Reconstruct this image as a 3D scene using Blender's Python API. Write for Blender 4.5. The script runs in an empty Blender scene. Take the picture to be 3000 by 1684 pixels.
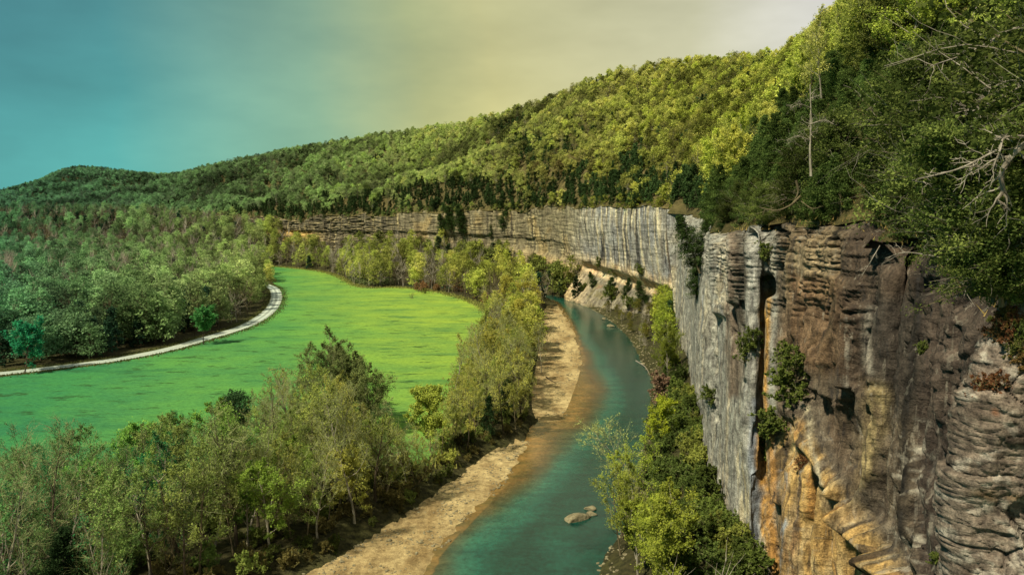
import bpy, math, random
import numpy as np
from mathutils import Vector, geometry
random.seed(7); RNG = np.random.default_rng(7)

# ------------------------------------------------------------------ camera, sky, sun
H = 62.0; FOC = 768.0; TH = math.atan(75.0/FOC); CT, ST = math.cos(TH), math.sin(TH)
SC = bpy.context.scene; COL = SC.collection
cam = bpy.data.objects.new('camera', bpy.data.cameras.new('camera')); COL.objects.link(cam)
cam.location = (0, 0, H); cam.rotation_euler = (math.pi/2 - TH, 0, 0)
cam.data.sensor_width = 36; cam.data.lens = 36*FOC/1024
cam.data.clip_start = 0.5; cam.data.clip_end = 9000
SC.camera = cam
SC.view_settings.view_transform = 'Standard'; SC.view_settings.look = 'None'
SC.view_settings.exposure = 1.32; SC.view_settings.gamma = 1.0; SC.view_settings.use_curve_mapping = False
SC.cycles.use_denoising = True
SC.cycles.max_bounces = 5; SC.cycles.diffuse_bounces = 3; SC.cycles.glossy_bounces = 2
SC.cycles.transmission_bounces = 2; SC.cycles.transparent_max_bounces = 4; SC.cycles.caustics_reflective = False

SUN_EL, SUN_AZ = math.radians(50), math.radians(-134)      # azimuth measured from +Y towards +X
world = bpy.data.worlds.new("World"); SC.world = world; world.use_nodes = True
nt = world.node_tree; nt.nodes.clear()
def N(nt, typ, **kw):
    n = nt.nodes.new(typ)
    for k, v in kw.items():
        if k == 'inp':
            for a, b in v.items(): n.inputs[a].default_value = b
        else: setattr(n, k, v)
    return n
def s2l(c):
    return tuple(((x/255)/12.92 if x/255 <= .04045 else (((x/255)+.055)/1.055)**2.4) for x in c) + (1.0,)
def ramp(nt, stops, interp='LINEAR'):
    r = N(nt, 'ShaderNodeValToRGB'); r.color_ramp.interpolation = interp
    e = r.color_ramp.elements
    while len(e) < len(stops): e.new(0.5)
    for i, (p, c) in enumerate(stops):
        e[i].position = p; e[i].color = c if len(c) == 4 else tuple(c)+(1,)
    return r
def build_world():
    L = nt.links.new
    tc = N(nt, 'ShaderNodeTexCoord'); nz = N(nt, 'ShaderNodeVectorMath', operation='NORMALIZE')
    L(tc.outputs['Generated'], nz.inputs[0])
    sp = N(nt, 'ShaderNodeSeparateXYZ'); L(nz.outputs[0], sp.inputs[0])
    cl = N(nt, 'ShaderNodeTexNoise', inp={'Scale': 2.2, 'Detail': 5.0, 'Roughness': .55})
    mp = N(nt, 'ShaderNodeMapping'); mp.inputs['Scale'].default_value = (1, 1, 2.6)
    L(nz.outputs[0], mp.inputs[0]); L(mp.outputs[0], cl.inputs['Vector'])
    def warped(k):
        a = N(nt, 'ShaderNodeMath', operation='MULTIPLY_ADD', inp={1: k, 2: -k*.5}); L(cl.outputs[0], a.inputs[0]); return a
    w = warped(.14); ax = N(nt, 'ShaderNodeMath', operation='ADD'); L(sp.outputs[0], ax.inputs[0]); L(w.outputs[0], ax.inputs[1])
    mr = N(nt, 'ShaderNodeMapRange', inp={1: -.62, 2: .62}); L(ax.outputs[0], mr.inputs[0])
    low = ramp(nt, [(0, s2l((66,142,142))), (.14, s2l((72,152,146))), (.31, s2l((124,162,130))), (.41, s2l((172,172,112))), (.48, s2l((198,190,122))), (.68, s2l((200,194,152))), (.8, s2l((204,202,184))), (1, s2l((210,210,222)))])
    high = ramp(nt, [(0, s2l((58,112,120))), (.14, s2l((64,120,122))), (.31, s2l((108,138,116))), (.41, s2l((140,148,106))), (.48, s2l((160,158,112))), (.68, s2l((168,166,136))), (.8, s2l((192,190,184))), (1, s2l((208,208,224)))])
    L(mr.outputs[0], low.inputs[0]); L(mr.outputs[0], high.inputs[0])
    ez = N(nt, 'ShaderNodeMapRange', inp={1: .0, 2: .27}); ez.interpolation_type = 'SMOOTHSTEP'
    L(sp.outputs[2], ez.inputs[0])
    mx = N(nt, 'ShaderNodeMix', data_type='RGBA'); L(ez.outputs[0], mx.inputs[0]); L(low.outputs[0], mx.inputs[6]); L(high.outputs[0], mx.inputs[7])
    br = N(nt, 'ShaderNodeMapRange', inp={1: .3, 2: .7, 3: .76, 4: 1.20}); L(cl.outputs[0], br.inputs[0])
    vm = N(nt, 'ShaderNodeVectorMath', operation='SCALE'); L(mx.outputs[2], vm.inputs[0]); L(br.outputs[0], vm.inputs[3])
    sky = N(nt, 'ShaderNodeTexSky', sky_type='NISHITA', sun_disc=False, sun_elevation=SUN_EL, sun_rotation=SUN_AZ)
    bg1 = N(nt, 'ShaderNodeBackground', inp={1: .545}); L(vm.outputs[0], bg1.inputs[0])
    bg2 = N(nt, 'ShaderNodeBackground', inp={1: .003}); L(sky.outputs[0], bg2.inputs[0])
    ad = N(nt, 'ShaderNodeAddShader'); L(bg1.outputs[0], ad.inputs[0]); L(bg2.outputs[0], ad.inputs[1])
    o = N(nt, 'ShaderNodeOutputWorld'); L(ad.outputs[0], o.inputs[0])
build_world()
sun = bpy.data.objects.new('sun', bpy.data.lights.new('sun', 'SUN')); COL.objects.link(sun)
sun.data.energy = 2.8; sun.data.angle = math.radians(2.5); sun.data.color = (1, .90, .68)
sdir = Vector((math.sin(SUN_AZ)*math.cos(SUN_EL), math.cos(SUN_AZ)*math.cos(SUN_EL), math.sin(SUN_EL)))
sun.rotation_euler = sdir.to_track_quat('Z', 'Y').to_euler(); sun.location = (-300, -200, 500)

# ------------------------------------------------------------------ projection helpers (survey of the place from the lookout)
def ray(px, py):
    r = (px-512)/FOC; v = (287-py)/FOC
    return np.array([r, CT+v*ST, -ST+v*CT])
def P(px, py, z=0.0):
    d = ray(px, py); t = (z-H)/d[2]; return np.array([d[0]*t, d[1]*t])
def W(px, py, d):
    q = ray(px, py); t = d/q[1]; return np.array([q[0]*t, d, H+q[2]*t])
def proj(x, y, z):
    x = np.asarray(x, float); y = np.asarray(y, float); dz = np.asarray(z, float)-H
    f = y*CT - dz*ST; u = y*ST + dz*CT; f = np.where(f < .1, .1, f)
    return 512+FOC*x/f, 287-FOC*u/f, f

# ------------------------------------------------------------------ numpy noise
_perm = np.random.default_rng(3).permutation(256); _perm = np.concatenate([_perm, _perm, _perm])
_grad = np.random.default_rng(4).normal(size=(256, 3)); _grad /= np.linalg.norm(_grad, axis=1)[:, None]
_P32 = _perm.astype(np.int32); _G32 = [np.ascontiguousarray(_grad[:, i]).astype(np.float32) for i in range(3)]
def noise(x, y, z=0.0):
    x, y, z = np.broadcast_arrays(np.asarray(x, np.float32), np.asarray(y, np.float32), np.asarray(z, np.float32))
    fx, fy, fz = np.floor(x), np.floor(y), np.floor(z)
    xi, yi, zi = fx.astype(np.int32) & 255, fy.astype(np.int32) & 255, fz.astype(np.int32) & 255
    xf, yf, zf = x-fx, y-fy, z-fz
    u, v, w = [a*a*a*(a*(a*6-15)+10) for a in (xf, yf, zf)]
    X = []
    for dx in (0, 1):
        hx = _P32[xi+dx]; gx = xf-dx; Yv = []
        for dy in (0, 1):
            hy = _P32[hx+yi+dy]; gy = yf-dy; Zv = []
            for dz in (0, 1):
                h = _P32[hy+zi+dz] & 255
                Zv.append(_G32[0][h]*gx+_G32[1][h]*gy+_G32[2][h]*(zf-dz))
            Yv.append(Zv[0]+w*(Zv[1]-Zv[0]))
        X.append(Yv[0]+v*(Yv[1]-Yv[0]))
    return (X[0]+u*(X[1]-X[0]))*1.5
def fbm(x, y, z=0.0, o=4, g=.5):
    s = 0; a = 1; t = 0
    for i in range(o):
        s = s + a*noise(x*2**i+17.3*i, y*2**i+5.1*i, np.asarray(z)*2**i+9.7*i); t += a; a *= g
    return s/t*1.6
def cells(x, y, seed=0):
    x, y = np.asarray(x, float), np.asarray(y, float); xi, yi = np.floor(x).astype(int), np.floor(y).astype(int); b1 = np.full(x.shape, 9.); b2 = b1.copy(); v = np.zeros(x.shape)
    for dx in (-1, 0, 1):
        for dy in (-1, 0, 1):
            h = _perm[_perm[(xi+dx+seed) & 255]+((yi+dy) & 255)] & 255; jx, jy = _grad[h, 0]*.38+.5, _grad[h, 1]*.38+.5
            d = np.hypot(xi+dx+jx-x, (yi+dy+jy-y)); m = d < b1; b2 = np.where(m, b1, np.minimum(b2, d)); v = np.where(m, _grad[h, 2], v); b1 = np.where(m, d, b1)
    return v, b2-b1
def sstep(a, b, x):
    t = np.clip((x-a)/(b-a), 0, 1); return t*t*(3-2*t)

# ------------------------------------------------------------------ mesh helpers
def np_mesh(name, V, F, mats=(), smooth=False, mat_idx=None, attrs=None):
    V = np.asarray(V, dtype=np.float32); me = bpy.data.meshes.new(name)
    if isinstance(F, np.ndarray): Fs = [F]
    else: Fs = [f for f in F if len(f)]
    nl = sum(f.size for f in Fs); nf = sum(len(f) for f in Fs)
    me.vertices.add(len(V)); me.vertices.foreach_set('co', V.ravel())
    me.loops.add(nl); me.polygons.add(nf)
    me.loops.foreach_set('vertex_index', np.concatenate([f.ravel() for f in Fs]).astype(np.int32))
    tot = np.concatenate([np.full(len(f), f.shape[1]) for f in Fs]).astype(np.int32)
    st = np.concatenate([[0], np.cumsum(tot)[:-1]]).astype(np.int32)
    me.polygons.foreach_set('loop_start', st)
    try: me.polygons.foreach_set('loop_total', tot)
    except Exception: pass
    if mat_idx is not None: me.polygons.foreach_set('material_index', np.asarray(mat_idx, dtype=np.int32))
    me.polygons.foreach_set('use_smooth', np.full(nf, smooth))
    for m in mats: me.materials.append(m)
    for k, (typ, dom, data) in (attrs or {}).items():
        a = me.attributes.new(k, typ, dom)
        data = np.asarray(data, dtype=np.float32)
        if typ == 'FLOAT_COLOR':
            if data.shape[1] == 3: data = np.concatenate([data, np.ones((len(data), 1), np.float32)], 1)
            a.data.foreach_set('color', data.ravel())
        else: a.data.foreach_set('value', data.ravel())
    me.update(calc_edges=True); me.validate()
    return me
def add(name, data, parent=None, kind=None, label=None, cat=None, group=None, loc=None):
    o = bpy.data.objects.new(name, data); COL.objects.link(o)
    if parent is not None: o.parent = parent
    if kind: o['kind'] = kind
    if label: o['label'] = label
    if cat: o['category'] = cat
    if group: o['group'] = group
    if loc is not None: o.location = loc
    return o
def grid_faces(nu, nv, flip=False):
    i = np.arange(nu-1)[:, None]*nv + np.arange(nv-1)[None, :]
    f = np.stack([i, i+nv, i+nv+1, i+1], -1).reshape(-1, 4)
    return f[:, ::-1].copy() if flip else f

# ------------------------------------------------------------------ materials
def mat_base(name):
    m = bpy.data.materials.new(name); m.use_nodes = True; t = m.node_tree; t.nodes.clear(); return m, t
def finish(t, col, rough=.9, bump=None, spec=.3, bstr=1.0, bdist=.1):
    L = t.links.new
    b = N(t, 'ShaderNodeBsdfPrincipled'); o = N(t, 'ShaderNodeOutputMaterial')
    if isinstance(rough, (int, float)): b.inputs['Roughness'].default_value = rough
    else: L(rough, b.inputs['Roughness'])
    b.inputs['Specular IOR Level'].default_value = spec
    L(col, b.inputs['Base Color'])
    if bump is not None:
        bn = N(t, 'ShaderNodeBump', inp={'Strength': bstr, 'Distance': bdist}); L(bump, bn.inputs['Height']); L(bn.outputs[0], b.inputs['Normal'])
    L(b.outputs[0], o.inputs[0]); return b
def tnoise(t, scale, detail=4, rough=.55, vec=None, sc3=None):
    n = N(t, 'ShaderNodeTexNoise', inp={'Scale': scale, 'Detail': detail, 'Roughness': rough})
    if vec is None:
        vec = N(t, 'ShaderNodeTexCoord').outputs['Object']
    if sc3 is not None:
        mp = N(t, 'ShaderNodeMapping'); mp.inputs['Scale'].default_value = sc3; t.links.new(vec, mp.inputs[0]); vec = mp.outputs[0]
    t.links.new(vec, n.inputs['Vector']); return n
def mixc(t, fac, a, b, mode='MIX'):
    m = N(t, 'ShaderNodeMix', data_type='RGBA', blend_type=mode)
    for k, v in ((0, fac), (6, a), (7, b)):
        if isinstance(v, (int, float)): m.inputs[k].default_value = v
        elif isinstance(v, tuple): m.inputs[k].default_value = v if len(v) == 4 else v+(1,)
        else: t.links.new(v, m.inputs[k])
    return m.outputs[2]
def mrange(t, v, a, b, c=0, d=1):
    m = N(t, 'ShaderNodeMapRange', inp={1: a, 2: b, 3: c, 4: d}); t.links.new(v, m.inputs[0]); return m.outputs[0]

def mat_attr_rock(name, fine, bd, st=.45, vert=0.0):
    m, t = mat_base(name); L = t.links.new
    a = N(t, 'ShaderNodeAttribute', attribute_name='rock_color')
    n1 = tnoise(t, fine, 8, .62, sc3=(1, 1, .45)); n2 = tnoise(t, fine*4.5, 5, .65)
    n3 = tnoise(t, fine*.9, 6, .6, sc3=(.18, .18, 2.6))
    c = mixc(t, 1.0, a.outputs['Color'], mixc(t, mrange(t, n1.outputs[0], .35, .68), (.42, .40, .39), (1.42, 1.40, 1.34)), 'MULTIPLY')
    c = mixc(t, .55, c, mixc(t, mrange(t, n2.outputs[0], .38, .62), (.45, .45, .45), (1.4, 1.38, 1.35)), 'MULTIPLY')
    c = mixc(t, mrange(t, n3.outputs[0], .60, .68, 0, st), c, (.035, .03, .028))
    if vert:
        n4 = tnoise(t, 1.5, 6, .6, sc3=(1, 1, .07)); n5 = tnoise(t, .55, 5, .6, sc3=(1, 1, .10)); c = mixc(t, mrange(t, n4.outputs[0], .57, .66, 0, .75*vert), c, (.030, .027, .025)); c = mixc(t, mrange(t, n5.outputs[0], .60, .70, 0, .5*vert), c, (.34, .31, .25)); c = mixc(t, mrange(t, n4.outputs[0], .40, .33, 0, .45*vert), c, (.30, .27, .21))
    ad = N(t, 'ShaderNodeMath', operation='ADD'); L(n1.outputs[0], ad.inputs[0])
    m2 = N(t, 'ShaderNodeMath', operation='MULTIPLY', inp={1: .35}); L(n2.outputs[0], m2.inputs[0]); L(m2.outputs[0], ad.inputs[1])
    ad2 = N(t, 'ShaderNodeMath', operation='ADD'); L(ad.outputs[0], ad2.inputs[0])
    m3 = N(t, 'ShaderNodeMath', operation='MULTIPLY', inp={1: 1.3*st}); L(n3.outputs[0], m3.inputs[0]); L(m3.outputs[0], ad2.inputs[1])
    finish(t, c, .92, ad2.outputs[0], .2, 1.0, bd); return m
M_ROCK_NEAR = mat_attr_rock('weathered_limestone', 1.1, .50, .20, 1.0)
M_ROCK_FAR = mat_attr_rock('streaked_limestone', .28, 1.3); M_ROCK_CLOSE = mat_attr_rock('lichened_limestone', 3.6, .12)

def mat_ground():
    m, t = mat_base('forest_floor')
    n = tnoise(t, .08, 6); n2 = tnoise(t, .9, 6, .7)
    c = mixc(t, mrange(t, n.outputs[0], .35, .65), (.048, .042, .018), (.064, .064, .022))
    c = mixc(t, mrange(t, n2.outputs[0], .42, .62), c, (.022, .022, .010))
    finish(t, c, .95, n2.outputs[0], .1, 1, .5); return m
def mat_meadow():
    m, t = mat_base('meadow_grass')
    geo = N(t, 'ShaderNodeNewGeometry'); sp = N(t, 'ShaderNodeSeparateXYZ'); t.links.new(geo.outputs['Position'], sp.inputs[0])
    n0 = tnoise(t, .012, 5, .6); n = tnoise(t, .045, 8, .72, sc3=(.6, 1, 1)); n2 = tnoise(t, .5, 6, .75, sc3=(.35, 1, 1)); n3 = tnoise(t, .12, 3, .5, sc3=(.3, 1, 1))
    n7 = tnoise(t, .22, 7, .72, sc3=(.4, 1, 1))
    # the sward changes from lush clover green in the west to yellow-green towards the river
    a = N(t, 'ShaderNodeMath', operation='MULTIPLY_ADD', inp={1: 90.0, 2: -45}); t.links.new(n0.outputs[0], a.inputs[0])
    b = N(t, 'ShaderNodeMath', operation='ADD'); t.links.new(a.outputs[0], b.inputs[0]); t.links.new(sp.outputs[0], b.inputs[1])
    yy = N(t, 'ShaderNodeMath', operation='MULTIPLY_ADD', inp={1: .30, 2: -90.0}); t.links.new(sp.outputs[1], yy.inputs[0]); b2 = N(t, 'ShaderNodeMath', operation='ADD'); t.links.new(b.outputs[0], b2.inputs[0]); t.links.new(yy.outputs[0], b2.inputs[1]); f = mrange(t, b2.outputs[0], -160, 20)
    c = ramp(t, [(0, (.032, .160, .056)), (.35, (.075, .215, .050)), (.62, (.140, .255, .044)), (1, (.195, .290, .042))]); t.links.new(f, c.inputs[0])
    c2 = mixc(t, mrange(t, n.outputs[0], .38, .62), (.74, .84, .98), (1.22, 1.12, .92)); c = mixc(t, 1.0, c.outputs[0], c2, 'MULTIPLY')
    c = mixc(t, mrange(t, n3.outputs[0], .58, .68, 0, .5), c, (.018, .095, .038))
    c = mixc(t, mrange(t, n7.outputs[0], .56, .63, 0, .75), c, (.020, .055, .014))
    n6 = tnoise(t, 1.6, 4, .7, sc3=(.5, 1, 1)); c = mixc(t, 1.0, c, mixc(t, mrange(t, n6.outputs[0], .35, .65), (.72, .75, .75), (1.2, 1.18, 1.1)), 'MULTIPLY')
    finish(t, c, .9, n2.outputs[0], .1, .6, .4); return m
def mat_gravel():
    m, t = mat_base('river_gravel')
    v = N(t, 'ShaderNodeTexVoronoi', inp={'Scale': 5.5}); v2 = tnoise(t, .10, 6, .65, sc3=(1, .35, 1)); v3 = tnoise(t, .55, 9, .8)
    t.links.new(N(t, 'ShaderNodeTexCoord').outputs['Object'], v.inputs['Vector'])
    c = mixc(t, mrange(t, v2.outputs[0], .38, .60), (.27, .19, .085), (.54, .43, .225))
    c = mixc(t, 1.0, c, mixc(t, mrange(t, v3.outputs[0], .38, .64), (.55, .52, .48), (1.25, 1.25, 1.2)), 'MULTIPLY')
    c = mixc(t, .5, c, mixc(t, v.outputs['Distance'], (1.35, 1.35, 1.3), (.35, .33, .3)), 'MULTIPLY')
    v5 = tnoise(t, .22, 6, .7); c = mixc(t, mrange(t, v5.outputs[0], .58, .70, 0, .6), c, (.17, .115, .045)); finish(t, c, .9, v3.outputs[0], .2, 1, .5); return m
def mat_road():
    m, t = mat_base('gravel_road'); n = tnoise(t, .6, 6, .7); n2 = tnoise(t, .05, 4)
    c = mixc(t, mrange(t, n.outputs[0], .3, .7), (.30, .35, .29), (.42, .46, .39)); c = mixc(t, mrange(t, n2.outputs[0], .4, .7, 0, .5), c, (.27, .35, .31))
    u = N(t, 'ShaderNodeAttribute', attribute_name='across')
    rut = ramp(t, [(0, (.62,)*3), (.14, (.75,)*3), (.28, (1.15,)*3), (.42, (1.2,)*3), (.58, (.8,)*3), (1, (.9,)*3)]); t.links.new(u.outputs['Fac'], rut.inputs[0]); c = mixc(t, 1.0, c, rut.outputs[0], 'MULTIPLY')
    c = mixc(t, mrange(t, u.outputs['Fac'], .72, 1.0, 0, .75), c, (.16, .17, .08))
    finish(t, c, .95, n.outputs[0], .1, .5, .1); return m
def mat_water():
    m, t = mat_base('river_water'); L = t.links.new
    a = N(t, 'ShaderNodeAttribute', attribute_name='shallow'); n = tnoise(t, .035, 6, .62, sc3=(1, .6, 1)); n2 = tnoise(t, .16, 6, .65, sc3=(.6, 1.4, 1))
    n5 = tnoise(t, .9, 5, .7)
    s = N(t, 'ShaderNodeMath', operation='MULTIPLY_ADD', inp={1: .9, 2: -.45}); L(n.outputs[0], s.inputs[0])
    s2 = N(t, 'ShaderNodeMath', operation='ADD'); L(s.outputs[0], s2.inputs[0]); L(a.outputs['Fac'], s2.inputs[1])
    r = ramp(t, [(0, (.002, .034, .025)), (.20, (.005, .064, .046)), (.40, (.018, .086, .058)), (.60, (.048, .056, .028)), (.78, (.092, .060, .022)), (1, (.170, .105, .034))]); L(s2.outputs[0], r.inputs[0])
    c = mixc(t, mrange(t, n2.outputs[0], .35, .68), mixc(t, 1.0, r.outputs[0], (.55, .68, .74), 'MULTIPLY'), mixc(t, 1.0, r.outputs[0], (1.45, 1.32, 1.25), 'MULTIPLY'))
    c = mixc(t, .8, c, mixc(t, mrange(t, n5.outputs[0], .3, .7), (.5, .5, .5), (1.5, 1.5, 1.5)), 'MULTIPLY')
    w = tnoise(t, .9, 4, .6, sc3=(1, .5, 1))
    b = finish(t, c, .18, w.outputs[0], .38, .35, .12); return m
def mat_hill():
    m, t = mat_base('leaf_litter_slope')
    n = tnoise(t, .03, 6); n2 = tnoise(t, .6, 7, .7); n4 = tnoise(t, .15, 5, .6)
    c = mixc(t, mrange(t, n.outputs[0], .35, .65), (.075, .064, .026), (.110, .088, .036))
    c = mixc(t, mrange(t, n4.outputs[0], .52, .62), c, (.17, .135, .055))
    c = mixc(t, mrange(t, n2.outputs[0], .40, .66), c, (.035, .034, .012))
    finish(t, c, .95, n2.outputs[0], .1, 1, .5); return m
M_GROUND, M_MEADOW, M_GRAVEL, M_ROAD, M_WATER, M_HILL = mat_ground(), mat_meadow(), mat_gravel(), mat_road(), mat_water(), mat_hill()

# ------------------------------------------------------------------ survey lines
def catmull(p, n):
    p = np.asarray(p, float); q = np.concatenate([[2*p[0]-p[1]], p, [2*p[-1]-p[-2]]]); out = []
    for i in range(1, len(q)-2):
        t = np.linspace(0, 1, n, endpoint=False)[:, None]
        a, b, c, d = q[i-1], q[i], q[i+1], q[i+2]
        out.append(.5*((2*b)+(-a+c)*t+(2*a-5*b+4*c-d)*t*t+(-a+3*b-3*c+d)*t**3))
    out.append(q[-2][None]); return np.concatenate(out)
def XY(px, d): return ((px-512)/FOC*d*1.005, d)
# cliff line: (px, dist, ztop, zbase) + ridge (px, dist, skyline py)
rows = [(-420,1700,60,58,-520,2600,225),(-260,1500,60,58,-350,2500,222),(-120,1380,58,56,-120,2300,208),(20,1250,57,54,20,2100,189),(110,1150,55,51,80,2000,167),
 (200,1060,54,45,165,1850,175),(260,960,54,36,215,1600,165),(296,885,55,24,290,1400,150),(350,820,58,22,360,1250,138),(420,745,60,20,430,1120,128),
 (480,690,61,16,500,1010,113),(520,655,62,13,545,930,99),(546,615,63,9,590,850,79),(566,572,64,3,640,780,66),(590,535,65,2,680,740,60),
 (612,498,65,2,715,700,58),(636,465,65,2,745,650,57),(662,430,65,3,770,600,52),(686,405,64,4,790,560,42),(694,385,63,5,805,520,30),
 (686,350,62,7,815,490,22),(677,318,62,10,830,460,8),(690,270,60,10,845,430,-4),(700,202,59,9,870,380,-30),(712,162,58.5,8,900,350,-60),
 (727,132,58.5,7,940,320,-100),(752,118,59,6,980,300,-130),(768,117,60,6,1010,285,-150),(783,105,61,5,1040,270,-170),(830,93,60.6,5,1090,250,-190),(880,83,59.2,5,1150,235,-210),(906,79,58.8,5,1170,233,-215),
 (914,84,58.6,5,1180,230,-220),(921,68,58.3,5,1200,225,-230),(960,57,57.6,5,1260,210,-250),(1005,49,57,5,1330,200,-270),(1070,41,56.6,5,1420,190,-290),(1140,31,57,5,1500,180,-300),
 (1150,26,57.6,5,1560,170,-310),(1055,24,58.9,5,1640,160,-320),(976,22,59.3,5,1760,150,-330)]
CT_ = []
for (px, d, zt, zb, rp, rd, ry) in rows:
    x, y = XY(px, d); rx, ryw = XY(rp, rd); rz = W(512, ry, rd)[2]-9
    CT_.append((x, y, zt, zb, rx, ryw, rz))
CT_.append((16.6, 19.4, 59.5, 5, 262, 60, 190)); CT_.append((22, 11, 59.2, 5, 266, 10, 190)); CT_.append((25.0, -4.0, 59, 5, 270, -60, 190)); CT_.append((28, -34, 59, 5, 260, -160, 190))
CL = catmull(CT_, 24)                   # dense control: x,y,zt,zb,rx,ry,rz
def dense_path(seg_fn):
    """resample the control polyline with spacing depending on distance to the lookout"""
    d = np.linalg.norm(np.diff(CL[:, :2], axis=0), axis=1); s = np.concatenate([[0], np.cumsum(d)])
    out = [0.0]; cur = 0.0
    while cur < s[-1]-.01:
        x = np.interp(cur, s, CL[:, 0]); y = np.interp(cur, s, CL[:, 1]); cur += seg_fn(math.hypot(x, y), x, y); out.append(min(cur, s[-1]))
    out = np.array(out); return out, np.stack([np.interp(out, s, CL[:, k]) for k in range(7)], 1)
def path_normals(p):
    t = np.gradient(p[:, :2], axis=0); k = np.ones(9)/9
    t = np.stack([np.convolve(np.pad(t[:, i], 4, mode='edge'), k, 'valid') for i in (0, 1)], 1)
    t /= np.linalg.norm(t, axis=1)[:, None]; return np.stack([t[:, 1], -t[:, 0]], 1)

riv_left = [P(*a) for a in [(418,574),(431,551),(462,520),(485,496),(506,475),(520,454),(524,445),(528,428),(540,419),(553,421),(561,414),(572,388),(580,362),(578,350),(575,338),(568,322),(562,312),(556,304),(548,300)]]
riv_right = [P(*a) for a in [(600,574),(622,533),(626,513),(632,493),(640,469),(646,437),(652,397),(654,382),(641,358),(630,338),(608,318),(588,306),(572,299),(556,295)]]
riv_left = [np.array(a) for a in [(-150,-80),(-110,-20),(-70,25),(-42,62),(-25,95)]] + riv_left + [P(530,298),P(490,294),P(440,290.5),P(400,288)]
riv_right = [np.array(a) for a in [(-70,-90),(-30,-25),(-2,25),(10,62),(15,95)]] + riv_right + [P(530,292),P(490,288.5),P(440,285.5),P(400,283)]
RL = catmull(riv_left, 5); RR = catmull(riv_right, 5); RIVER = np.concatenate([RL, RR[::-1]])
GB1 = np.array([P(*a) for a in [(418,577),(431,551),(462,520),(485,496),(506,475),(520,454),(525,444),(524,440),(501,452),(468,475),(443,496),(410,520),(364,549),(325,577)]])
GB1 = np.concatenate([[(-27,95),(-45,60)], GB1, [(-62,90),(-60,60)]])  # continues below the frame
GB1 = np.array([p for p in GB1]); GB1 = np.concatenate([GB1[1:2], GB1[0:1], GB1[2:]])
GB2 = np.array([P(*a) for a in [(553,421),(561,414),(572,388),(580,362),(578,350),(575,338),(568,322),(562,312),(556,304),(549,306),(545,318),(543,350),(541,374),(539,381),(538,406),(541,419)]])
def closed_smooth(p, n=2):
    p = np.asarray(p, float)
    for _ in range(n):
        q = np.roll(p, -1, 0); p = np.stack([.75*p+.25*q, .25*p+.75*q], 1).reshape(-1, 2)
    return p
def grow(p, k):
    p = closed_smooth(p); t = np.roll(p, -1, 0)-np.roll(p, 1, 0); t /= np.linalg.norm(t, axis=1)[:, None]+1e-9; n = np.stack([t[:, 1], -t[:, 0]], 1)
    a = np.sum(p[:, 0]*np.roll(p[:, 1], -1)-np.roll(p[:, 0], -1)*p[:, 1]); return p+n*k*(1 if a > 0 else -1)
GB1s = grow(GB1, 1.6); GB2s = grow(GB2, 2.2)
MEAD = np.array([P(a, b, 3.5) for a, b in [(262,267),(275,266),(290,267.5),(322,271),(340,276),(352,284),(366,288),(400,286.5),(440,292),(470,300),(485,308),(494,320),(492,342),(474,364),(459,382),(454,400),(452,440),(434,466),(396,474),(372,455),(332,428),(262,450),(185,478),(90,498),(20,516),(-80,526),(-90,392),(0,376),(60,369),(119,361),(171,351),(210,340),(246,329.5),(266,318),(280,306),(283,296),(279,288),(272,281),(266,276)]])
MEADs = closed_smooth(MEAD)
ROADC = catmull([P(a, b, 3.5) for a, b in [(-260,384),(-90,379),(0,373),(60,366),(119,358),(171,348),(207,338),(242,327),(262,316.5),(273,306),(276.5,296),(274,288.5),(266,284.5),(256,282.5),(240,281.5),(200,280),(150,281)]], 14)

def seg_dist(pts, poly, closed=False):
    """distance to polyline, nearest seg index, signed side"""
    a = poly; b = np.roll(poly, -1, 0)
    if not closed: a, b = poly[:-1], poly[1:]
    best = np.full(len(pts), 1e18); idx = np.zeros(len(pts), int); side = np.zeros(len(pts)); tt = np.zeros(len(pts))
    for i in range(len(a)):
        e = b[i]-a[i]; w = pts-a[i]; L2 = e@e+1e-9; t = np.clip((w@e)/L2, 0, 1)
        q = w-t[:, None]*e; d = (q*q).sum(1); m = d < best
        best[m] = d[m]; idx[m] = i; tt[m] = t[m]; side[m] = (e[0]*w[:, 1]-e[1]*w[:, 0])[m]
    return np.sqrt(best), idx, side, tt
def inside(pts, poly):
    x, y = pts[:, 0], pts[:, 1]; r = np.zeros(len(pts), bool); n = len(poly)
    for i in range(n):
        x1, y1 = poly[i]; x2, y2 = poly[(i+1) % n]
        if y1 == y2: continue
        c = ((y1 > y) != (y2 > y)) & (x < (x2-x1)*(y-y1)/(y2-y1)+x1); r ^= c
    return r
CLs = CL[::6]
def ground_info(pts):
    dR, _, _, _ = seg_dist(pts, RR); dL, _, _, _ = seg_dist(pts, RL); inr = inside(pts, RIVER)
    g1, g2 = inside(pts, GB1s), inside(pts, GB2s)
    dg = np.minimum(seg_dist(pts, GB1s, True)[0], seg_dist(pts, GB2s, True)[0]); dg[g1 | g2] = 0
    dc, ic, sd, tc = seg_dist(pts, CLs[:, :2]); zb = CLs[ic, 3]
    i2 = np.minimum(ic+1, len(CLs)-1); nx = CLs[i2, 1]-CLs[ic, 1]; ny = -(CLs[i2, 0]-CLs[ic, 0])
    behind = ((pts[:, 0]-CLs[ic, 0])*nx+(pts[:, 1]-CLs[ic, 1])*ny) < 0
    dm = seg_dist(pts, MEADs, True)[0]; dm[inside(pts, MEADs)] = 0
    return dict(dm=dm, dR=dR, dL=dL, inr=inr, grav=g1 | g2, dg=dg, dc=dc, zb=zb, behind=behind)
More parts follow.
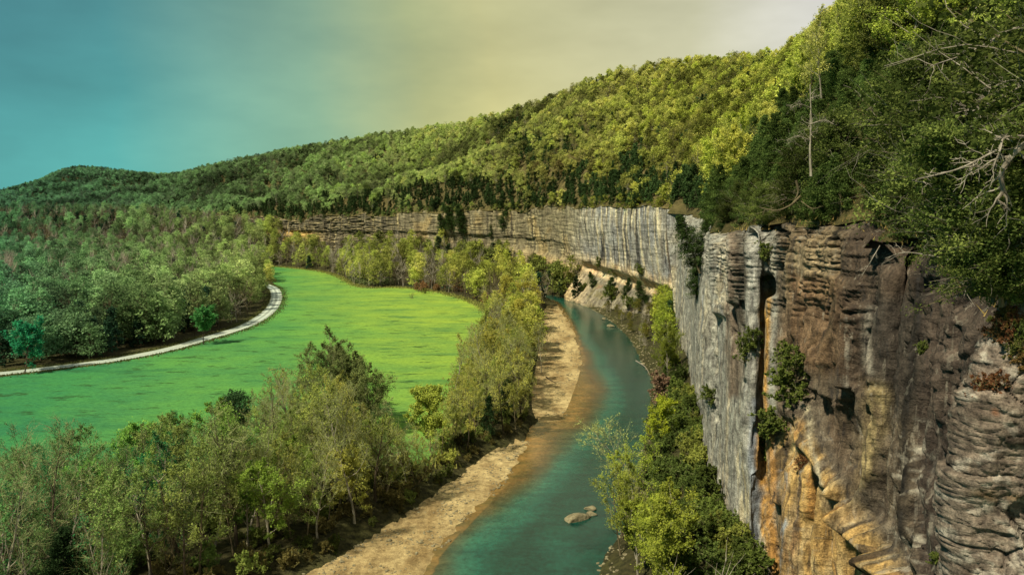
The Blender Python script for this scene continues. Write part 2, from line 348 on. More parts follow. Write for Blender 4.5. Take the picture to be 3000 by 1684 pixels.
def ground_z(pts, info=None, raw=False):
    pts = np.asarray(pts, float); I = info or ground_info(pts)
    right = (I['dR'] < I['dL']) & ~I['inr'] & (pts[:, 0] > -60)
    und = .35*fbm(pts[:, 0]*.012, pts[:, 1]*.012, 3.3, 3)
    dout = np.minimum(np.minimum(I['dR'], I['dL']), I['dg'])
    zl = np.where(I['grav'], np.minimum(1.2, .01+.055*I['dL']+.05*fbm(pts[:, 0]*.35, pts[:, 1]*.35, 8, 3)*np.minimum(1, I['dL']*.4)), np.minimum(3.5+und, .9+.5*dout))
    rise = sstep(150, 15, I['dc'])*(I['zb']-3.5)*sstep(4, 70, I['dm']); zl = np.where(I['grav'], zl, zl+np.maximum(rise, 0)*sstep(0, 60, dout))
    fr = I['dR']/(I['dR']+I['dc']+.01); zr = .25+(I['zb']+2)*fr**.85+.5*fbm(pts[:, 0]*.12, pts[:, 1]*.12, 1.3, 4)*np.minimum(1, I['dR']*.3)
    z = np.where(right, zr, zl)
    z = np.where(I['inr'], np.where(I['grav'], -.01-.06*I['dL'], -.05-np.minimum(2.2, .25*np.minimum(I['dR'], I['dL']))), z)
    z = np.where(I['behind'] & (I['dc'] > 2), I['zb']-2, z)
    return z

# ------------------------------------------------------------------ ground, river, gravel, meadow, road
def build_ground():
    az = np.radians(np.concatenate([np.arange(-100, -42, 1.2), np.arange(-42, 42, .22), np.arange(42, 101, 1.5)]))
    r = np.exp(np.linspace(math.log(6), math.log(3200), 400))
    X = np.sin(az)[:, None]*r; Y = np.cos(az)[:, None]*r
    pts = np.stack([X.ravel(), Y.ravel()], 1); I = ground_info(pts); z = ground_z(pts, I)
    sheet = (I['grav'] | inside(pts, MEADs)); dm = seg_dist(pts, MEADs, True)[0]; dgb = np.minimum(seg_dist(pts, GB1s, True)[0], seg_dist(pts, GB2s, True)[0])
    z = z-np.where(sheet & (np.minimum(dm, dgb) > 1.5), .35, 0)
    z = z + .12*fbm(X.ravel()*.3, Y.ravel()*.3, 0, 3)*(~sheet)
    me = np_mesh('ground', np.column_stack([pts, z]), grid_faces(len(az), len(r)), [M_GROUND], True)
    add('ground', me, kind='structure')
    # water
    az = np.radians(np.arange(-80, 40, .16)); r = np.exp(np.linspace(math.log(20), math.log(900), 520))
    X = np.sin(az)[:, None]*r; Y = np.cos(az)[:, None]*r; pts = np.stack([X.ravel(), Y.ravel()], 1)
    box = (pts[:, 0] > -160) & (pts[:, 0] < 90)
    inr = np.zeros(len(pts), bool); inr[box] = inside(pts[box], RIVER); d = np.full(len(pts), 99.); dl = d.copy(); dr = d.copy()
    dl[box] = seg_dist(pts[box], RL)[0]; dr[box] = seg_dist(pts[box], RR)[0]; d = np.minimum(dl, dr)
    keep = inr | (d < 7)
    f = grid_faces(len(az), len(r)); f = f[keep[f].all(1)]
    used = np.unique(f); mp = np.full(len(pts), -1); mp[used] = np.arange(len(used)); f = mp[f]; p = pts[used]
    dl, dr = dl[used], dr[used]; wdt = dl+dr; u = dl/np.maximum(wdt, 1)
    px, py, _ = proj(p[:, 0], p[:, 1], 0)
    sh = .96-u*1.75 + .06
    sh += .28*np.exp(-((py-415)/45)**2)                     # the riffle off the tip of the gravel bar
    sh += -.32*np.exp(-((py-330)/28)**2) - .24*sstep(450, 540, py)
    sh = np.clip(np.where(dl < 2.2, np.maximum(sh, .95), sh), 0, 1.1)
    add('river', np_mesh('river', np.column_stack([p, np.zeros(len(p))]), f, [M_WATER], True, attrs={'shallow': ('FLOAT', 'POINT', sh)}), kind='structure')
def sheet(name, poly, step, dz, mat, kind='structure'):
    lo, hi = poly.min(0), poly.max(0)
    gx, gy = np.meshgrid(np.arange(lo[0], hi[0], step), np.arange(lo[1], hi[1], step)); g = np.stack([gx.ravel(), gy.ravel()], 1)
    g += RNG.uniform(-.2, .2, g.shape)*step
    g = g[inside(g, poly)]; g = g[seg_dist(g, poly, True)[0] > step*.5]
    n = len(poly); co = [Vector(a) for a in np.concatenate([poly, g])]
    r = geometry.delaunay_2d_cdt(co, [(i, (i+1) % n) for i in range(n)], [list(range(n))], 2, 1e-4)
    v = np.array([[a.x, a.y] for a in r[0]]); z = ground_z(v)+dz
    me = bpy.data.meshes.new(name); me.from_pydata(np.column_stack([v, z]).tolist(), [], [list(a) for a in r[2]]); me.materials.append(mat)
    me.polygons.foreach_set('use_smooth', np.ones(len(me.polygons), bool)); return add(name, me, kind=kind)
build_ground()
sheet('gravel_bar', GB1s, 1.6, .06, M_GRAVEL); sheet('gravel_bar', GB2s, 2.4, .06, M_GRAVEL)
sheet('meadow', MEADs, 7, .05, M_MEADOW)
def build_road():
    t = np.gradient(ROADC, axis=0); t /= np.linalg.norm(t, axis=1)[:, None]; n = np.stack([t[:, 1], -t[:, 0]], 1)
    w = np.linspace(-4.0, 4.0, 9); V = []; A = []
    for k in w:
        p = ROADC+n*(k+.35*noise(ROADC[:, 0:1]*.15, ROADC[:, 1:2]*.15, k)*(abs(k) > 2.6)); z = ground_z(p)+.13-.02*abs(k); V.append(np.column_stack([p, z])); A.append(np.full(len(p), abs(k)/4.0))
    V = np.stack(V, 1).reshape(-1, 3); A = np.stack(A, 1).ravel()
    add('gravel_road', np_mesh('gravel_road', V, grid_faces(len(ROADC), len(w)), [M_ROAD], True, attrs={'across': ('FLOAT', 'POINT', A)}), kind='structure')
build_road()

# ------------------------------------------------------------------ cliff and hillside
def pl_dist(px, py, line):
    """distance of survey points to a polyline and the parameter along it"""
    b = np.full(px.shape, 1e9); tt = np.zeros(px.shape); n = len(line)-1
    for i in range(n):
        ax, ay = line[i]; ex, ey = line[i+1][0]-ax, line[i+1][1]-ay; L2 = ex*ex+ey*ey
        t = np.clip(((px-ax)*ex+(py-ay)*ey)/L2, 0, 1); d = np.hypot(px-ax-t*ex, py-ay-t*ey); m = d < b
        b[m] = d[m]; tt[m] = ((i+t)/n)[m]
    return b, tt
def gs(d, w): return np.exp(-(d/w)**2)
FEAT = [  # (polyline, half width, metres out of / into the wall) on the near buttress
 ([(921,268),(916,350),(906,440),(902,520),(895,590)], 4.0, -2.5), ([(803,214),(801,240)], 2.6, -1.8), ([(781,218),(783,240),(777,268)], 4, -2.6),
 ([(840,238),(842,270)], 2.6, -1.3), ([(741,222),(743,300),(742,348)], 3.2, -3.0), ([(728,220),(730,300),(735,350)], 2.2, -1.4), ([(710,240),(714,330),(716,420)], 2.0, -1.0),
 ([(766,280),(765,345),(761,420),(763,470),(767,520),(776,590)], 4.5, -3.6), ([(718,222),(719,270),(722,312)], 4.5, 1.3), ([(734,235),(735,300)], 4, 1.0),
 ([(752,235),(755,330),(752,420)], 6, 1.0), ([(748,380),(752,470)], 3, -1.2), ([(868,308),(866,340),(869,385)], 5.0, 2.4), ([(861,318),(859,350),(862,380)], 2.4, -1.2), ([(876,330),(877,380)], 2.6, -1.3),
 ([(808,405),(822,440),(840,474),(862,505),(890,545),(918,590)], 8.5, 3.0), ([(800,440),(822,478),(846,510),(872,552),(890,590)], 6, -2.2),
 ([(884,395),(882,470),(868,520),(880,574)], 7, 2.0), ([(850,405),(846,450),(858,500)], 4.5, 1.2), ([(872,400),(871,470),(858,500)], 3.4, -1.7), ([(795,470),(792,590)], 7, 1.2),
 ([(826,498),(822,540),(820,590)], 2.6, -2.0), ([(842,530),(836,590)], 3, -1.9), ([(812,455),(808,520),(806,590)], 2.0, -1.3), ([(778,300),(776,400),(782,500)], 4.5, 1.3), ([(786,300),(786,380)], 2, -1.0),
 ([(932,300),(930,430),(945,540),(958,590)], 8, 1.7), ([(956,300),(957,400),(950,470),(968,574)], 9, 1.2), ([(944,330),(942,460),(954,574)], 3, -1.6), ([(972,330),(968,430),(984,500)], 3, -1.5),
 ([(812,250),(808,290),(800,330)], 8, .9), ([(852,290),(846,330),(838,360)], 6, .9), ([(893,280),(890,380)], 8, .8), ([(828,330),(820,370)], 5, 1.1), ([(836,300),(826,345)], 2.5, -1.0), ([(700,260),(702,400)], 8, .8)]
POCK = [(807,308,3,7,-1.2),(820,313,4,9,-1.4),(797,327,2.5,7,-1),(806,327,2.5,8,-1.2),(833,295,2,3,-.8),(845,312,2.5,4,-1),(792,347,2.5,5,-.8),(816,345,2.5,7,-1),(835,323,2,4,-.8),(855,300,2,3,-.7),(880,305,5,3,-.7),(862,240,14,3,-1.0),(880,262,16,2.5,-1.1),(818,452,3,6,-1),(898,330,2.5,4,-.8)]
NOSE = ([798,806,822,845,868,882,890], [366,373,388,400,394,387,380])
def cliff_shape(s, z, px, py, dist, zt, zb, near, proj_fn=None):
    hz = z + 1.5*noise(s/45, 0.3) + .4*noise(s/9, z/9); v = (z-zb)/np.maximum(zt-zb, 1)
    far = sstep(585, 555, px)*(dist > 300); bay = (dist > 322)*(1-far)
    big = 3.0*fbm(s/38, z/90, 2.2, 3)
    flute = 2.2*fbm(s/11+.3*noise(z/20, s/40), z/70, 5.1, 4)
    led = np.abs(noise(s/26, hz*.42, 7.7)); led = sstep(.0, .22, led); led2 = sstep(0, .25, np.abs(noise(s/25, hz*1.3, 1.7)))
    hs_ = .3+.7*sstep(400, 370, px); dw = far*(big*1.4 + .6*flute + 2.4*(led-.6)*hs_ + .9*led2*hs_ - 2.5*sstep(.62, .5, v)*sstep(.3, .42, v) )
    zz = np.interp(px, [570, 675], [21, 13])
    dw = dw + bay*(big*.8 + .42*flute + .25*led + .2*led2 + 4*sstep(.25, .9, v) - 4.0*sstep(zz+9, zz+2, z) + np.clip(zz-z, 0, 18)*.85 + 1.0*sstep(zz+1.5, zz, z)+ .9*fbm(s/6, z/6, 4, 4)*sstep(zz+2, zz-3, z))
    nr = (dist <= 322)*1.0
    nb = big*.55 + .9*fbm(s/6, z/30, 5.1, 4) + .38*fbm(s/2.1, z/7, 8.8, 5) + .16*fbm(s/.7, z/1.6, 4.4, 3)
    up = sstep(46, 54, z + 2*noise(s/8, .2))
    gx_ = .25+.75*sstep(880, 800, px)*sstep(770, 790, px); up = up*sstep(900, 880, px); nb = nb + (.05+.6*up)*gx_*(led2-.5)*.8 + (.03+.26*up)*(sstep(0, .3, np.abs(noise(s/12, hz*3.1, 3.3)))-.5)
    nb = nb - np.clip(z-(zt-3), 0, 9)**1.6*.45                         # the brow rounds off
    ft = np.zeros_like(z); 
    if near:
        px, py = proj_fn(nr*nb*(1-.85*(dist < 34)))
        wx = px+1.6*noise(s/2.5, z/3.5, 1.0); wy = py+2.5*noise(s/3.5, z/3.5, 9.0)
        for ln, w, a in FEAT:
            d, t = pl_dist(wx, wy, ln); ft = ft + 1.3*a*gs(d, w)
        for (cx, cy, rx, ry, a) in POCK: ft = ft + a*np.exp(-(((wx-cx)/rx)**2+((wy-cy)/ry)**2))
        cy = np.interp(wx, *NOSE); g = sstep(794, 808, wx)*sstep(895, 880, wx)
        ft = ft + g*1.7*np.where(wy < cy, np.exp(-(cy-wy)/75), np.exp(-(wy-cy)/5))
        low = sstep(776, 790, wx)*sstep(905, 870, wx)*sstep(395, 440, wy); ft = ft-low*1.0
        fr = (dist < 34)*1.0                                            # blocky foreground rock
        cw = .5*noise(s/1.4, z/1.1, 3); c1, e1 = cells(s/2.2+cw*.5, hz/2.4+cw*.3, 3); c2, e2 = cells(s/.8+cw, hz/.42+cw*.4, 9); c3, e3 = cells(s/3.4+cw*.4, hz/2.1+cw*.4, 5)
        bz = sstep(776, 790, wx)*(1-fr)*(dist < 120); ft = ft + bz*(1.7*(fbm(s/7+.4*noise(z/16, 2), z/34, 63, 3)) + 1.0*(.8-2.4*np.abs(noise(s/3.1+.5*noise(z/11, s/9), z/26, 66.)))*sstep(395, 330, -wy+700))
        rt = sstep(924, 940, wx)*(1-fr)
        ft = ft + rt*sstep(430, 380, wy)*(.24*c3*sstep(0, .12, e3)-.22*sstep(.08, 0, e3)+.06*c2)
        blk = np.abs(noise(s/3.2, hz/1.7, 4.1)); blk2 = np.abs(noise(s/1.1, hz*1.6, 14.1))
        ft = ft*(1-fr) + fr*(.26*c1-.22*sstep(.045, 0, e1) + .06*c2-.05*sstep(.06, 0, e2) + .45*(.5-np.abs(noise(s/1.7+.4*noise(z/2, 4), z/7, 51.))*1.6) + .09*sstep(0, .12, np.abs(noise(s/.5, hz*3.4, 2))) + .9*fbm(s/5, z/7, 3, 3) + .06*np.clip(56-z, 0, 12))
    return dw + nr*(nb*(1-.85*(dist < 34)) + ft), px, py
def cliff_color(s, z, px, py, dist, zt, zb, disp, near):
    n = len(s); v = (z-zb)/np.maximum(zt-zb, 1)
    c = np.empty((n, 3)); c[:] = (.24, .245, .235)
    def lay(m, col): nonlocal c; m = np.clip(m, 0, 1)[:, None]; c = c*(1-m)+np.array(col)*m
    sw = s + 5*noise(s/40, z/45, 2.0)+1.2*noise(s/9, z/18, 3.0) - .10*(z-30)*sstep(560, 640, px)
    fine = np.where(dist > 322, 1.0, .35)
    st1 = noise(sw/3.2/fine, z/60, 1.0)+.5*noise(sw/1.3/fine, z/40, 5.0); st2 = noise(sw/4.3/fine, z/50, 21.0)+.5*noise(sw/1.7/fine, z/30, 8.0)
    pat = fbm(s/22, z/22, 6.0, 4); hz = z+1.5*noise(s/45, .3); band = noise(s/34, hz*.9, 3.0)+.5*noise(s/14, hz*2.2, 4.0)
    far = sstep(600, 560, px)*(dist > 322); bay = (dist > 322)*(1-far)
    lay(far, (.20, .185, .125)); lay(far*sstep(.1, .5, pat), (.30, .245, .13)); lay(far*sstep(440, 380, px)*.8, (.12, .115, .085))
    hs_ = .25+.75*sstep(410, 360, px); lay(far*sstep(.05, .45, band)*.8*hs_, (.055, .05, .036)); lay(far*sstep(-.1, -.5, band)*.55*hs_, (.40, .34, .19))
    lay(far*sstep(.28, .5, st1)*sstep(-.3, .3, pat+.2)*.85, (.045, .042, .036)); lay(far*sstep(.3, .6, st2)*.7, (.42, .37, .22))
    lay(far*sstep(330, 296, px)*sstep(.62, .45, v), (.46, .34, .13)); lay(far*sstep(500, 560, px)*sstep(.42, .28, v)*.8, (.46, .36, .20))
    # bay wall: blue-grey with cream and black streaks, washed cream-orange foot
    lay(bay*sstep(-.2, .4, pat), (.20, .215, .235)); lay(bay*sstep(.05, .3, st2)*.9, (.46, .42, .31)); lay(bay*sstep(.25, .42, st1)*.92, (.035, .036, .038)); lay(bay*sstep(.3, .5, noise(sw/11, z/90, 36.))*.5, (.06, .06, .06)); lay(bay*sstep(.45, .7, noise(sw/7, z/80, 33.))*.6, (.11, .085, .06))
    zz = np.interp(px, [570, 675], [21, 13]); foot = sstep(zz+15, zz+6, z+4*noise(s/4, z/30, 2)); lay(bay*foot*.85, (.52, .42, .27)); lay(bay*foot*sstep(.05, .5, noise(s/9, z/5, 3.0))*.6, (.46, .30, .14)); lay(bay*sstep(zz+1, zz-2, z), (.165, .158, .125)); lay(bay*sstep(zz+1, zz-2, z)*sstep(.0, .4, fbm(s/12, z/5, 17., 4)), (.13, .12, .07)); lay(bay*sstep(zz+1, zz-2, z)*sstep(.1, .5, st1)*.6, (.12, .12, .11))
    lay(bay*sstep(672, 680, px)*sstep(694, 688, px)*sstep(.72, .9, v)*.8, (.40, .24, .09)); lay(bay*foot*sstep(.3, .6, fbm(s/14, z/9, 12., 3))*.6, (.30, .20, .12))
    nr = (dist <= 322)*1.0
    lay(nr, (.27, .285, .275)); lay(nr*sstep(0, .5, fbm(s/6, z/25, 3, 5)), (.35, .35, .31)); lay(nr*sstep(.2, .6, st1)*.6, (.13, .125, .12)); lay(nr*sstep(.3, .65, st2)*.7, (.47, .43, .33)); lay(nr*sstep(.35, .6, noise(sw/1.3, z/25, 44.))*.5, (.20, .23, .29))
    if near:
        wx = px+5*fbm(s/5, z/7, 1.0, 4); wy = py+9*fbm(s/6, z/7, 9.0, 4); B = lambda x0, x1, y0, y1, e=5.: sstep(x0-e, x0+e, wx)*sstep(x1+e, x1-e, wx)*sstep(y0-e, y0+e, wy)*sstep(y1+e, y1-e, wy)
        N1 = fbm(s/3, z/5, 2.0, 5); N2 = fbm(s/1.1, z/9, 5.0, 4); N3 = fbm(s/.9, z/.9, 15.0, 4)
        lay(B(727, 742, 225, 400), (.17, .14, .115)); lay(B(716, 726, 215, 320)*sstep(-.2, .3, noise(s/3, z*1.1, 2)), (.48, .45, .36)); lay(B(736, 747, 200, 350, 2.5), (.07, .065, .055)); lay(B(748, 764, 220, 450)*.8, (.34, .355, .36)); lay(B(738, 748, 440, 540, 3)*sstep(-.3, .3, N2), (.52, .49, .36)); lay(B(750, 760, 400, 540, 3)*.8, (.22, .27, .36))
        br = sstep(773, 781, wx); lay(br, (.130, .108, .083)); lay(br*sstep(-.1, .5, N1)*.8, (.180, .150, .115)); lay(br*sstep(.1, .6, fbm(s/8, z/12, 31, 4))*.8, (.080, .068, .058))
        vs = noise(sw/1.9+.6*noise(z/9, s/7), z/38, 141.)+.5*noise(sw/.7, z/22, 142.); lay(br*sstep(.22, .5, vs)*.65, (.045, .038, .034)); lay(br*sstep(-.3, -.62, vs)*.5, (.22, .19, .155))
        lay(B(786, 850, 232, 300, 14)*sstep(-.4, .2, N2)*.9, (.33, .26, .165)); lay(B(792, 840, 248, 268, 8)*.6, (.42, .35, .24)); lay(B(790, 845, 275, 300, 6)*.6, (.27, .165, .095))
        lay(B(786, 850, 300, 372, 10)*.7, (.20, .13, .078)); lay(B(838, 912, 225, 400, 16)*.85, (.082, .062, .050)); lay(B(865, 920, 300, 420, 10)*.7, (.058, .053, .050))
        d, t = pl_dist(wx, wy, [(868, 308), (866, 340), (868, 372)]); lay(gs(d, 3.2)*.8, (.34, .33, .30))
        lay(sstep(912, 925, wx)*.9, (.060, .048, .044)); lay(sstep(912, 925, wx)*sstep(.0, .5, N1)*.7, (.095, .075, .066)); d, _ = pl_dist(wx, wy, FEAT[0][0]); lay(gs(d, 6), (.02, .018, .016)); lay(sstep(900, 915, wx)*B(925, 975, 300, 420, 15)*.5, (.13, .105, .09))  # near-black along the crevice: its deep shade painted into the rock colour
        lowr = sstep(776, 786, wx)*np.clip((wy-(415+.0*wx))/25, 0, 1)*sstep(0, 14, (wy-430)-1.35*(wx-812)); lay(lowr, (.52, .36, .15)); lay(lowr*sstep(-.1, .4, N2)*.8, (.62, .50, .28)); lay(lowr*sstep(.2, .5, fbm(s/1.2, z/12, 61, 3))*.75, (.43, .225, .065)); lay(lowr*sstep(.12, .35, fbm(s/1.1, z/24, 71, 3))*.92, (.075, .058, .042)); lay(lowr*sstep(.15, .4, fbm(s/2.0, z/30, 73, 3))*.45, (.20, .185, .165))
        d, t = pl_dist(wx+6*N1, wy+5*N3, [(876, 396), (872, 430), (866, 460), (850, 500)]); lay(np.clip(gs(d, 11-5*t)*1.25, 0, 1)*.85, (.42, .35, .19)); lay(np.clip(gs(d, 12)*1.2, 0, 1)*sstep(.05, .3, fbm(s/.9, z/20, 67, 4))*.8, (.13, .10, .07)); lay(B(830, 850, 395, 470, 5)*.6, (.12, .085, .06))
        d, t = pl_dist(wx, wy, [(808,405),(822,440),(840,474),(862,505),(890,545),(918,590)]); lay(gs(d, 9)*.8, (.13, .115, .095)); d, t = pl_dist(wx, wy, [(806,405),(812,450),(822,485)]); lay(gs(d, 3.0)*.85, (.50, .47, .36))
        d, t = pl_dist(wx, wy, FEAT[7][0]); lay(gs(d-2.5, 2.5)*sstep(285, 300, wy), (.46, .27, .075)); lay(gs(d+3, 3)*sstep(285, 300, wy), (.05, .038, .022)); lay(B(764, 782, 430, 590, 4)*sstep(-.3, .3, N2)*.85, (.13, .09, .045)); lay(B(769, 776, 430, 590, 2)*.8, (.36, .20, .06)); lay(B(779, 786, 470, 590, 2)*sstep(0, .4, N2), (.28, .32, .38))
        gr = sstep(772, 782, wx)*sstep(.35, .6, N3)*sstep(-.2, .4, N1)*sstep(400, 470, wy); lay(gr*.55, (.30, .30, .27)); lay(B(895, 930, 420, 590, 14)*sstep(.12, .35, N3)*.9, (.42, .41, .37))
        fr = (dist < 34)*1.0; lay(fr, (.20, .168, .145)); lay(fr*sstep(-.1, .5, N1)*.8, (.27, .235, .215)); lay(fr*sstep(.1, .4, fbm(s/1.6, z/1.2, 105, 5))*.8, (.085, .066, .055)); lay(fr*sstep(.08, .34, fbm(s/.45, z/.4, 115, 5)+.5*N1)*.8, (.40, .38, .35)); lay(fr*sstep(.06, .0, np.abs(noise(s/1.1, (z+1.5*noise(s/45, .3)+.4*noise(s/9, z/9))*2.6, 14.1)))*.7, (.05, .04, .035)); lay(fr*sstep(.35, .6, fbm(s/2, z/3, 81, 4)), (.075, .055, .048)); lay(fr*sstep(.42, .6, fbm(s/1.6, z/2.4, 91, 4)), (.40, .14, .045)); lay(fr*sstep(.25, .5, fbm(s/3, z/2.4, 95, 4))*sstep(46, 53, z)*.7, (.13, .085, .035))
    c *= (1+.22*fbm(s/3/fine*.5, z/4, 50, 3))[:, None]
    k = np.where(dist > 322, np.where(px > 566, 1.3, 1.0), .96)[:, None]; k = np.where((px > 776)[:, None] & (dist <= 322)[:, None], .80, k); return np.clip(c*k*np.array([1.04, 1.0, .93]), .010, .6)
def build_cliff(name, smask, nz, near, spacing, z0=None, z1=None, mat=None):
    s, p = dense_path(spacing); nrm = path_normals(p); m = smask(p); i0, i1 = np.where(m)[0][[0, -1]]; s, p, nrm = s[i0:i1+1], p[i0:i1+1], nrm[i0:i1+1]
    ns = len(s); tz = np.linspace(0, 1, nz)
    S = np.repeat(s, nz); Zt = np.repeat(p[:, 2], nz); Zb = np.repeat(p[:, 3]-3, nz); X = np.repeat(p[:, 0], nz); Y = np.repeat(p[:, 1], nz)
    far_ = np.hypot(X, Y) > 560; wob = 1.6*noise(S/13, .5)+.7*noise(S/4, 1.5)+far_*(5*noise(S/34, 4.5)+2.5*np.round(1.6*noise(S/21, 9.5))); lo_ = Zb if z0 is None else np.full(len(Zb), z0); hi_ = Zt+wob if z1 is None else np.full(len(Zb), z1); Z = lo_+np.tile(tz, ns)*(hi_-lo_)
    px, py, f = proj(X, Y, Z); dist = np.hypot(X, Y)
    nx, ny = np.repeat(nrm[:, 0], nz), np.repeat(nrm[:, 1], nz)
    d, px, py = cliff_shape(S, Z, px, py, dist, Zt, Zb+3, near, lambda q: proj(X+nx*q, Y+ny*q, Z)[:2])
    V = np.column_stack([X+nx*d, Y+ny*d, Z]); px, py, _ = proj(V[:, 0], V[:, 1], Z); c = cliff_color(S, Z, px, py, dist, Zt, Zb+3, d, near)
    # short cap running back under the turf
    V = V.reshape(ns, nz, 3); c = c.reshape(ns, nz, 3); top = V[:, -1]; n3 = np.column_stack([nrm, np.zeros(ns)])
    k1 = top - n3*1.2*(z1 is None) + np.array([0, 0, .35 if z1 is None else .2]); k2 = top - n3*1.9 - np.array([0, 0, .6]); V = np.concatenate([V, k1[:, None], k2[:, None]], 1); c = np.concatenate([c, c[:, -1:], c[:, -1:]], 1)
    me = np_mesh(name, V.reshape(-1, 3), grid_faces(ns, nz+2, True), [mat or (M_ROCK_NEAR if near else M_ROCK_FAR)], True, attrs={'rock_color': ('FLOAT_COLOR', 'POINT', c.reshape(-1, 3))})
    add(name, me, kind='structure'); return s, p, V[:, nz-1], nrm
def spc_near(d, x, y): return max(.13, d*.0016) if d < 330 else 6
def spc_far(d, x, y): return .8 if 300 < d < 1250 else 6
iNear = np.argmin(abs(CL[:, 1]-322)+abs(CL[:, 0]-70))
def spc_close(d, x, y): return .05 if (d < 34 and 16 < y and x < 17.6) else .9
NS, NP, NTOP, NN = build_cliff('cliff', lambda p: (p[:, 1] < 326) & (p[:, 0] < 90) & (np.arange(len(p)) < np.argmax((p[:, 1] < 60) & (np.hypot(p[:, 0], p[:, 1]) < 33.6))), 290, True, spc_near)
XS, XP, XTOP, XN = build_cliff('cliff', lambda p: (np.hypot(p[:, 0], p[:, 1]) < 34) , 250, True, spc_close, z0=47.0, mat=M_ROCK_CLOSE)
LS, LP, LTOP, LN = build_cliff('cliff', lambda p: (np.hypot(p[:, 0], p[:, 1]) < 34) , 60, True, lambda d, x, y: .6 if d < 34 else 3, z1=47.0)
NTOP = np.concatenate([NTOP, XTOP]); NP = np.concatenate([NP, XP])
FS, FP, FTOP, FN = build_cliff('cliff', lambda p: p[:, 1] > 320, 96, False, spc_far)
TOPS = np.concatenate([FTOP[:-2], NTOP]); TOPC = np.concatenate([FP[:-2], NP])

def build_hill():
    d = np.hypot(TOPC[:, 0], TOPC[:, 1]); step = np.maximum(.35, d*.012); acc = 0; keep = []; last = None
    for i in range(len(TOPS)):
        if last is None or np.linalg.norm(TOPC[i, :2]-last) > step[i]: keep.append(i); last = TOPC[i, :2]
    C = TOPS[keep].copy(); R = TOPC[keep][:, 4:7]; C0 = TOPC[keep]
    k = np.ones(5)/5
    for a in range(3): R[:, a] = np.convolve(np.pad(R[:, a], 2, mode='edge'), k, 'valid')
    T = np.concatenate([np.linspace(0, 1, 90)**1.7, 1+np.linspace(.04, 1.2, 16)]); L = np.linalg.norm(R[:, :2]-C[:, :2], axis=1)
    G = np.zeros((len(C), len(T), 3)); dist = np.hypot(C[:, 0], C[:, 1])
    for j, t in enumerate(T):
        q = C[:, :2]*(1-t)+R[:, :2]*t
        if t <= 1:
            shelf = np.minimum(t*L, 6)*.12
            z = C[:, 2]*(1-t**.92)+R[:, 2]*t**.92+shelf*(1-t); amp = np.sin(math.pi*t)*np.minimum(1, dist/500)
            rg = 1-np.abs(noise(q[:, 0]/210+.3*noise(q[:, 0]/90, q[:, 1]/90, 5), q[:, 1]/330, 1.7))*2.2; z = z+np.minimum(1, t*L/1.5)*(dist < 45)*(.35*fbm(q[:, 0]/1.4, q[:, 1]/1.4, 9, 4)+.25*noise(q[:, 0]/4, q[:, 1]/4, 3)); z = z+amp*(16*fbm(q[:, 0]/230, q[:, 1]/230, 1, 3)+26*(rg-.35)*np.clip((dist-300)/400, 0, 1)) + np.minimum(1, t*L/10)*(1.2*fbm(q[:, 0]/14, q[:, 1]/14, 4, 3))*(1-.5*t)
            if j == 0: z = C[:, 2]+.12; q = C[:, :2]-(C[:, :2]-R[:, :2])/L[:, None]*-.5
        else: z = R[:, 2]-(t-1)*160+4*fbm(q[:, 0]/60, q[:, 1]/60, 2, 2); q = R[:, :2]+(R[:, :2]-C[:, :2])/L[:, None]*(t-1)*400
        G[:, j, :2] = q; G[:, j, 2] = z
    fc = grid_faces(len(C), len(T), True); gd = np.hypot(G[..., 0], G[..., 1]).ravel(); ge = np.linalg.norm(G[..., :2]-G[:, :1, :2], axis=2).ravel(); isr = ((gd < 60) & (ge < np.where(gd < 34, 1.2, 1.2)))[fc].all(1)
    Gf = G.reshape(-1, 3); nn = fbm(Gf[:, 0]/1.5, Gf[:, 1]/1.5, 4, 4); rc = np.array([.16, .115, .085])*(1+.5*nn[:, None])
    me = np_mesh('hillside', Gf, fc, [M_HILL, M_ROCK_NEAR], True, isr.astype(int), {'rock_color': ('FLOAT_COLOR', 'POINT', np.clip(rc, .03, .5))}); add('hillside', me, kind='structure')
    return G, T
HG, HT = build_hill()

# ------------------------------------------------------------------ vegetation: materials
def mat_leaf():
    m, t = mat_base('leaves'); L = t.links.new
    a = N(t, 'ShaderNodeAttribute', attribute_name='color', attribute_type='INSTANCER'); v = N(t, 'ShaderNodeAttribute', attribute_name='leafv')
    s = mrange(t, v.outputs['Fac'], 0, 1, .55, 1.55)
    c = N(t, 'ShaderNodeVectorMath', operation='SCALE'); L(a.outputs['Color'], c.inputs[0]); L(s, c.inputs[3])
    hs = N(t, 'ShaderNodeHueSaturation'); L(c.outputs[0], hs.inputs['Color']); L(mrange(t, v.outputs['Fac'], 0, 1, .515, .485), hs.inputs['Hue'])
    d = N(t, 'ShaderNodeBsdfDiffuse'); tr = N(t, 'ShaderNodeBsdfTranslucent'); L(hs.outputs[0], d.inputs[0]); L(hs.outputs[0], tr.inputs[0])
    mx = N(t, 'ShaderNodeMixShader', inp={0: .38}); L(d.outputs[0], mx.inputs[1]); L(tr.outputs[0], mx.inputs[2])
    o = N(t, 'ShaderNodeOutputMaterial'); L(mx.outputs[0], o.inputs[0]); return m
def mat_bark(name, c1, c2):
    m, t = mat_base(name); n = tnoise(t, 2.2, 5, .7, sc3=(1, 1, .3)); c = mixc(t, mrange(t, n.outputs[0], .35, .65), c1, c2); finish(t, c, .95, n.outputs[0], .1, .8, .05); return m
M_LEAF = mat_leaf()
B_DARK = mat_bark('dark_bark', (.035, .028, .018), (.085, .068, .045)); B_PALE = mat_bark('pale_bark', (.16, .14, .10), (.34, .31, .24)); B_BROWN = mat_bark('twig_bark', (.075, .060, .034), (.15, .125, .07)); B_TWIG = mat_bark('young_twigs', (.15, .165, .065), (.29, .315, .145)); B_DEAD = mat_bark('dead_wood', (.12, .10, .075), (.30, .27, .22))

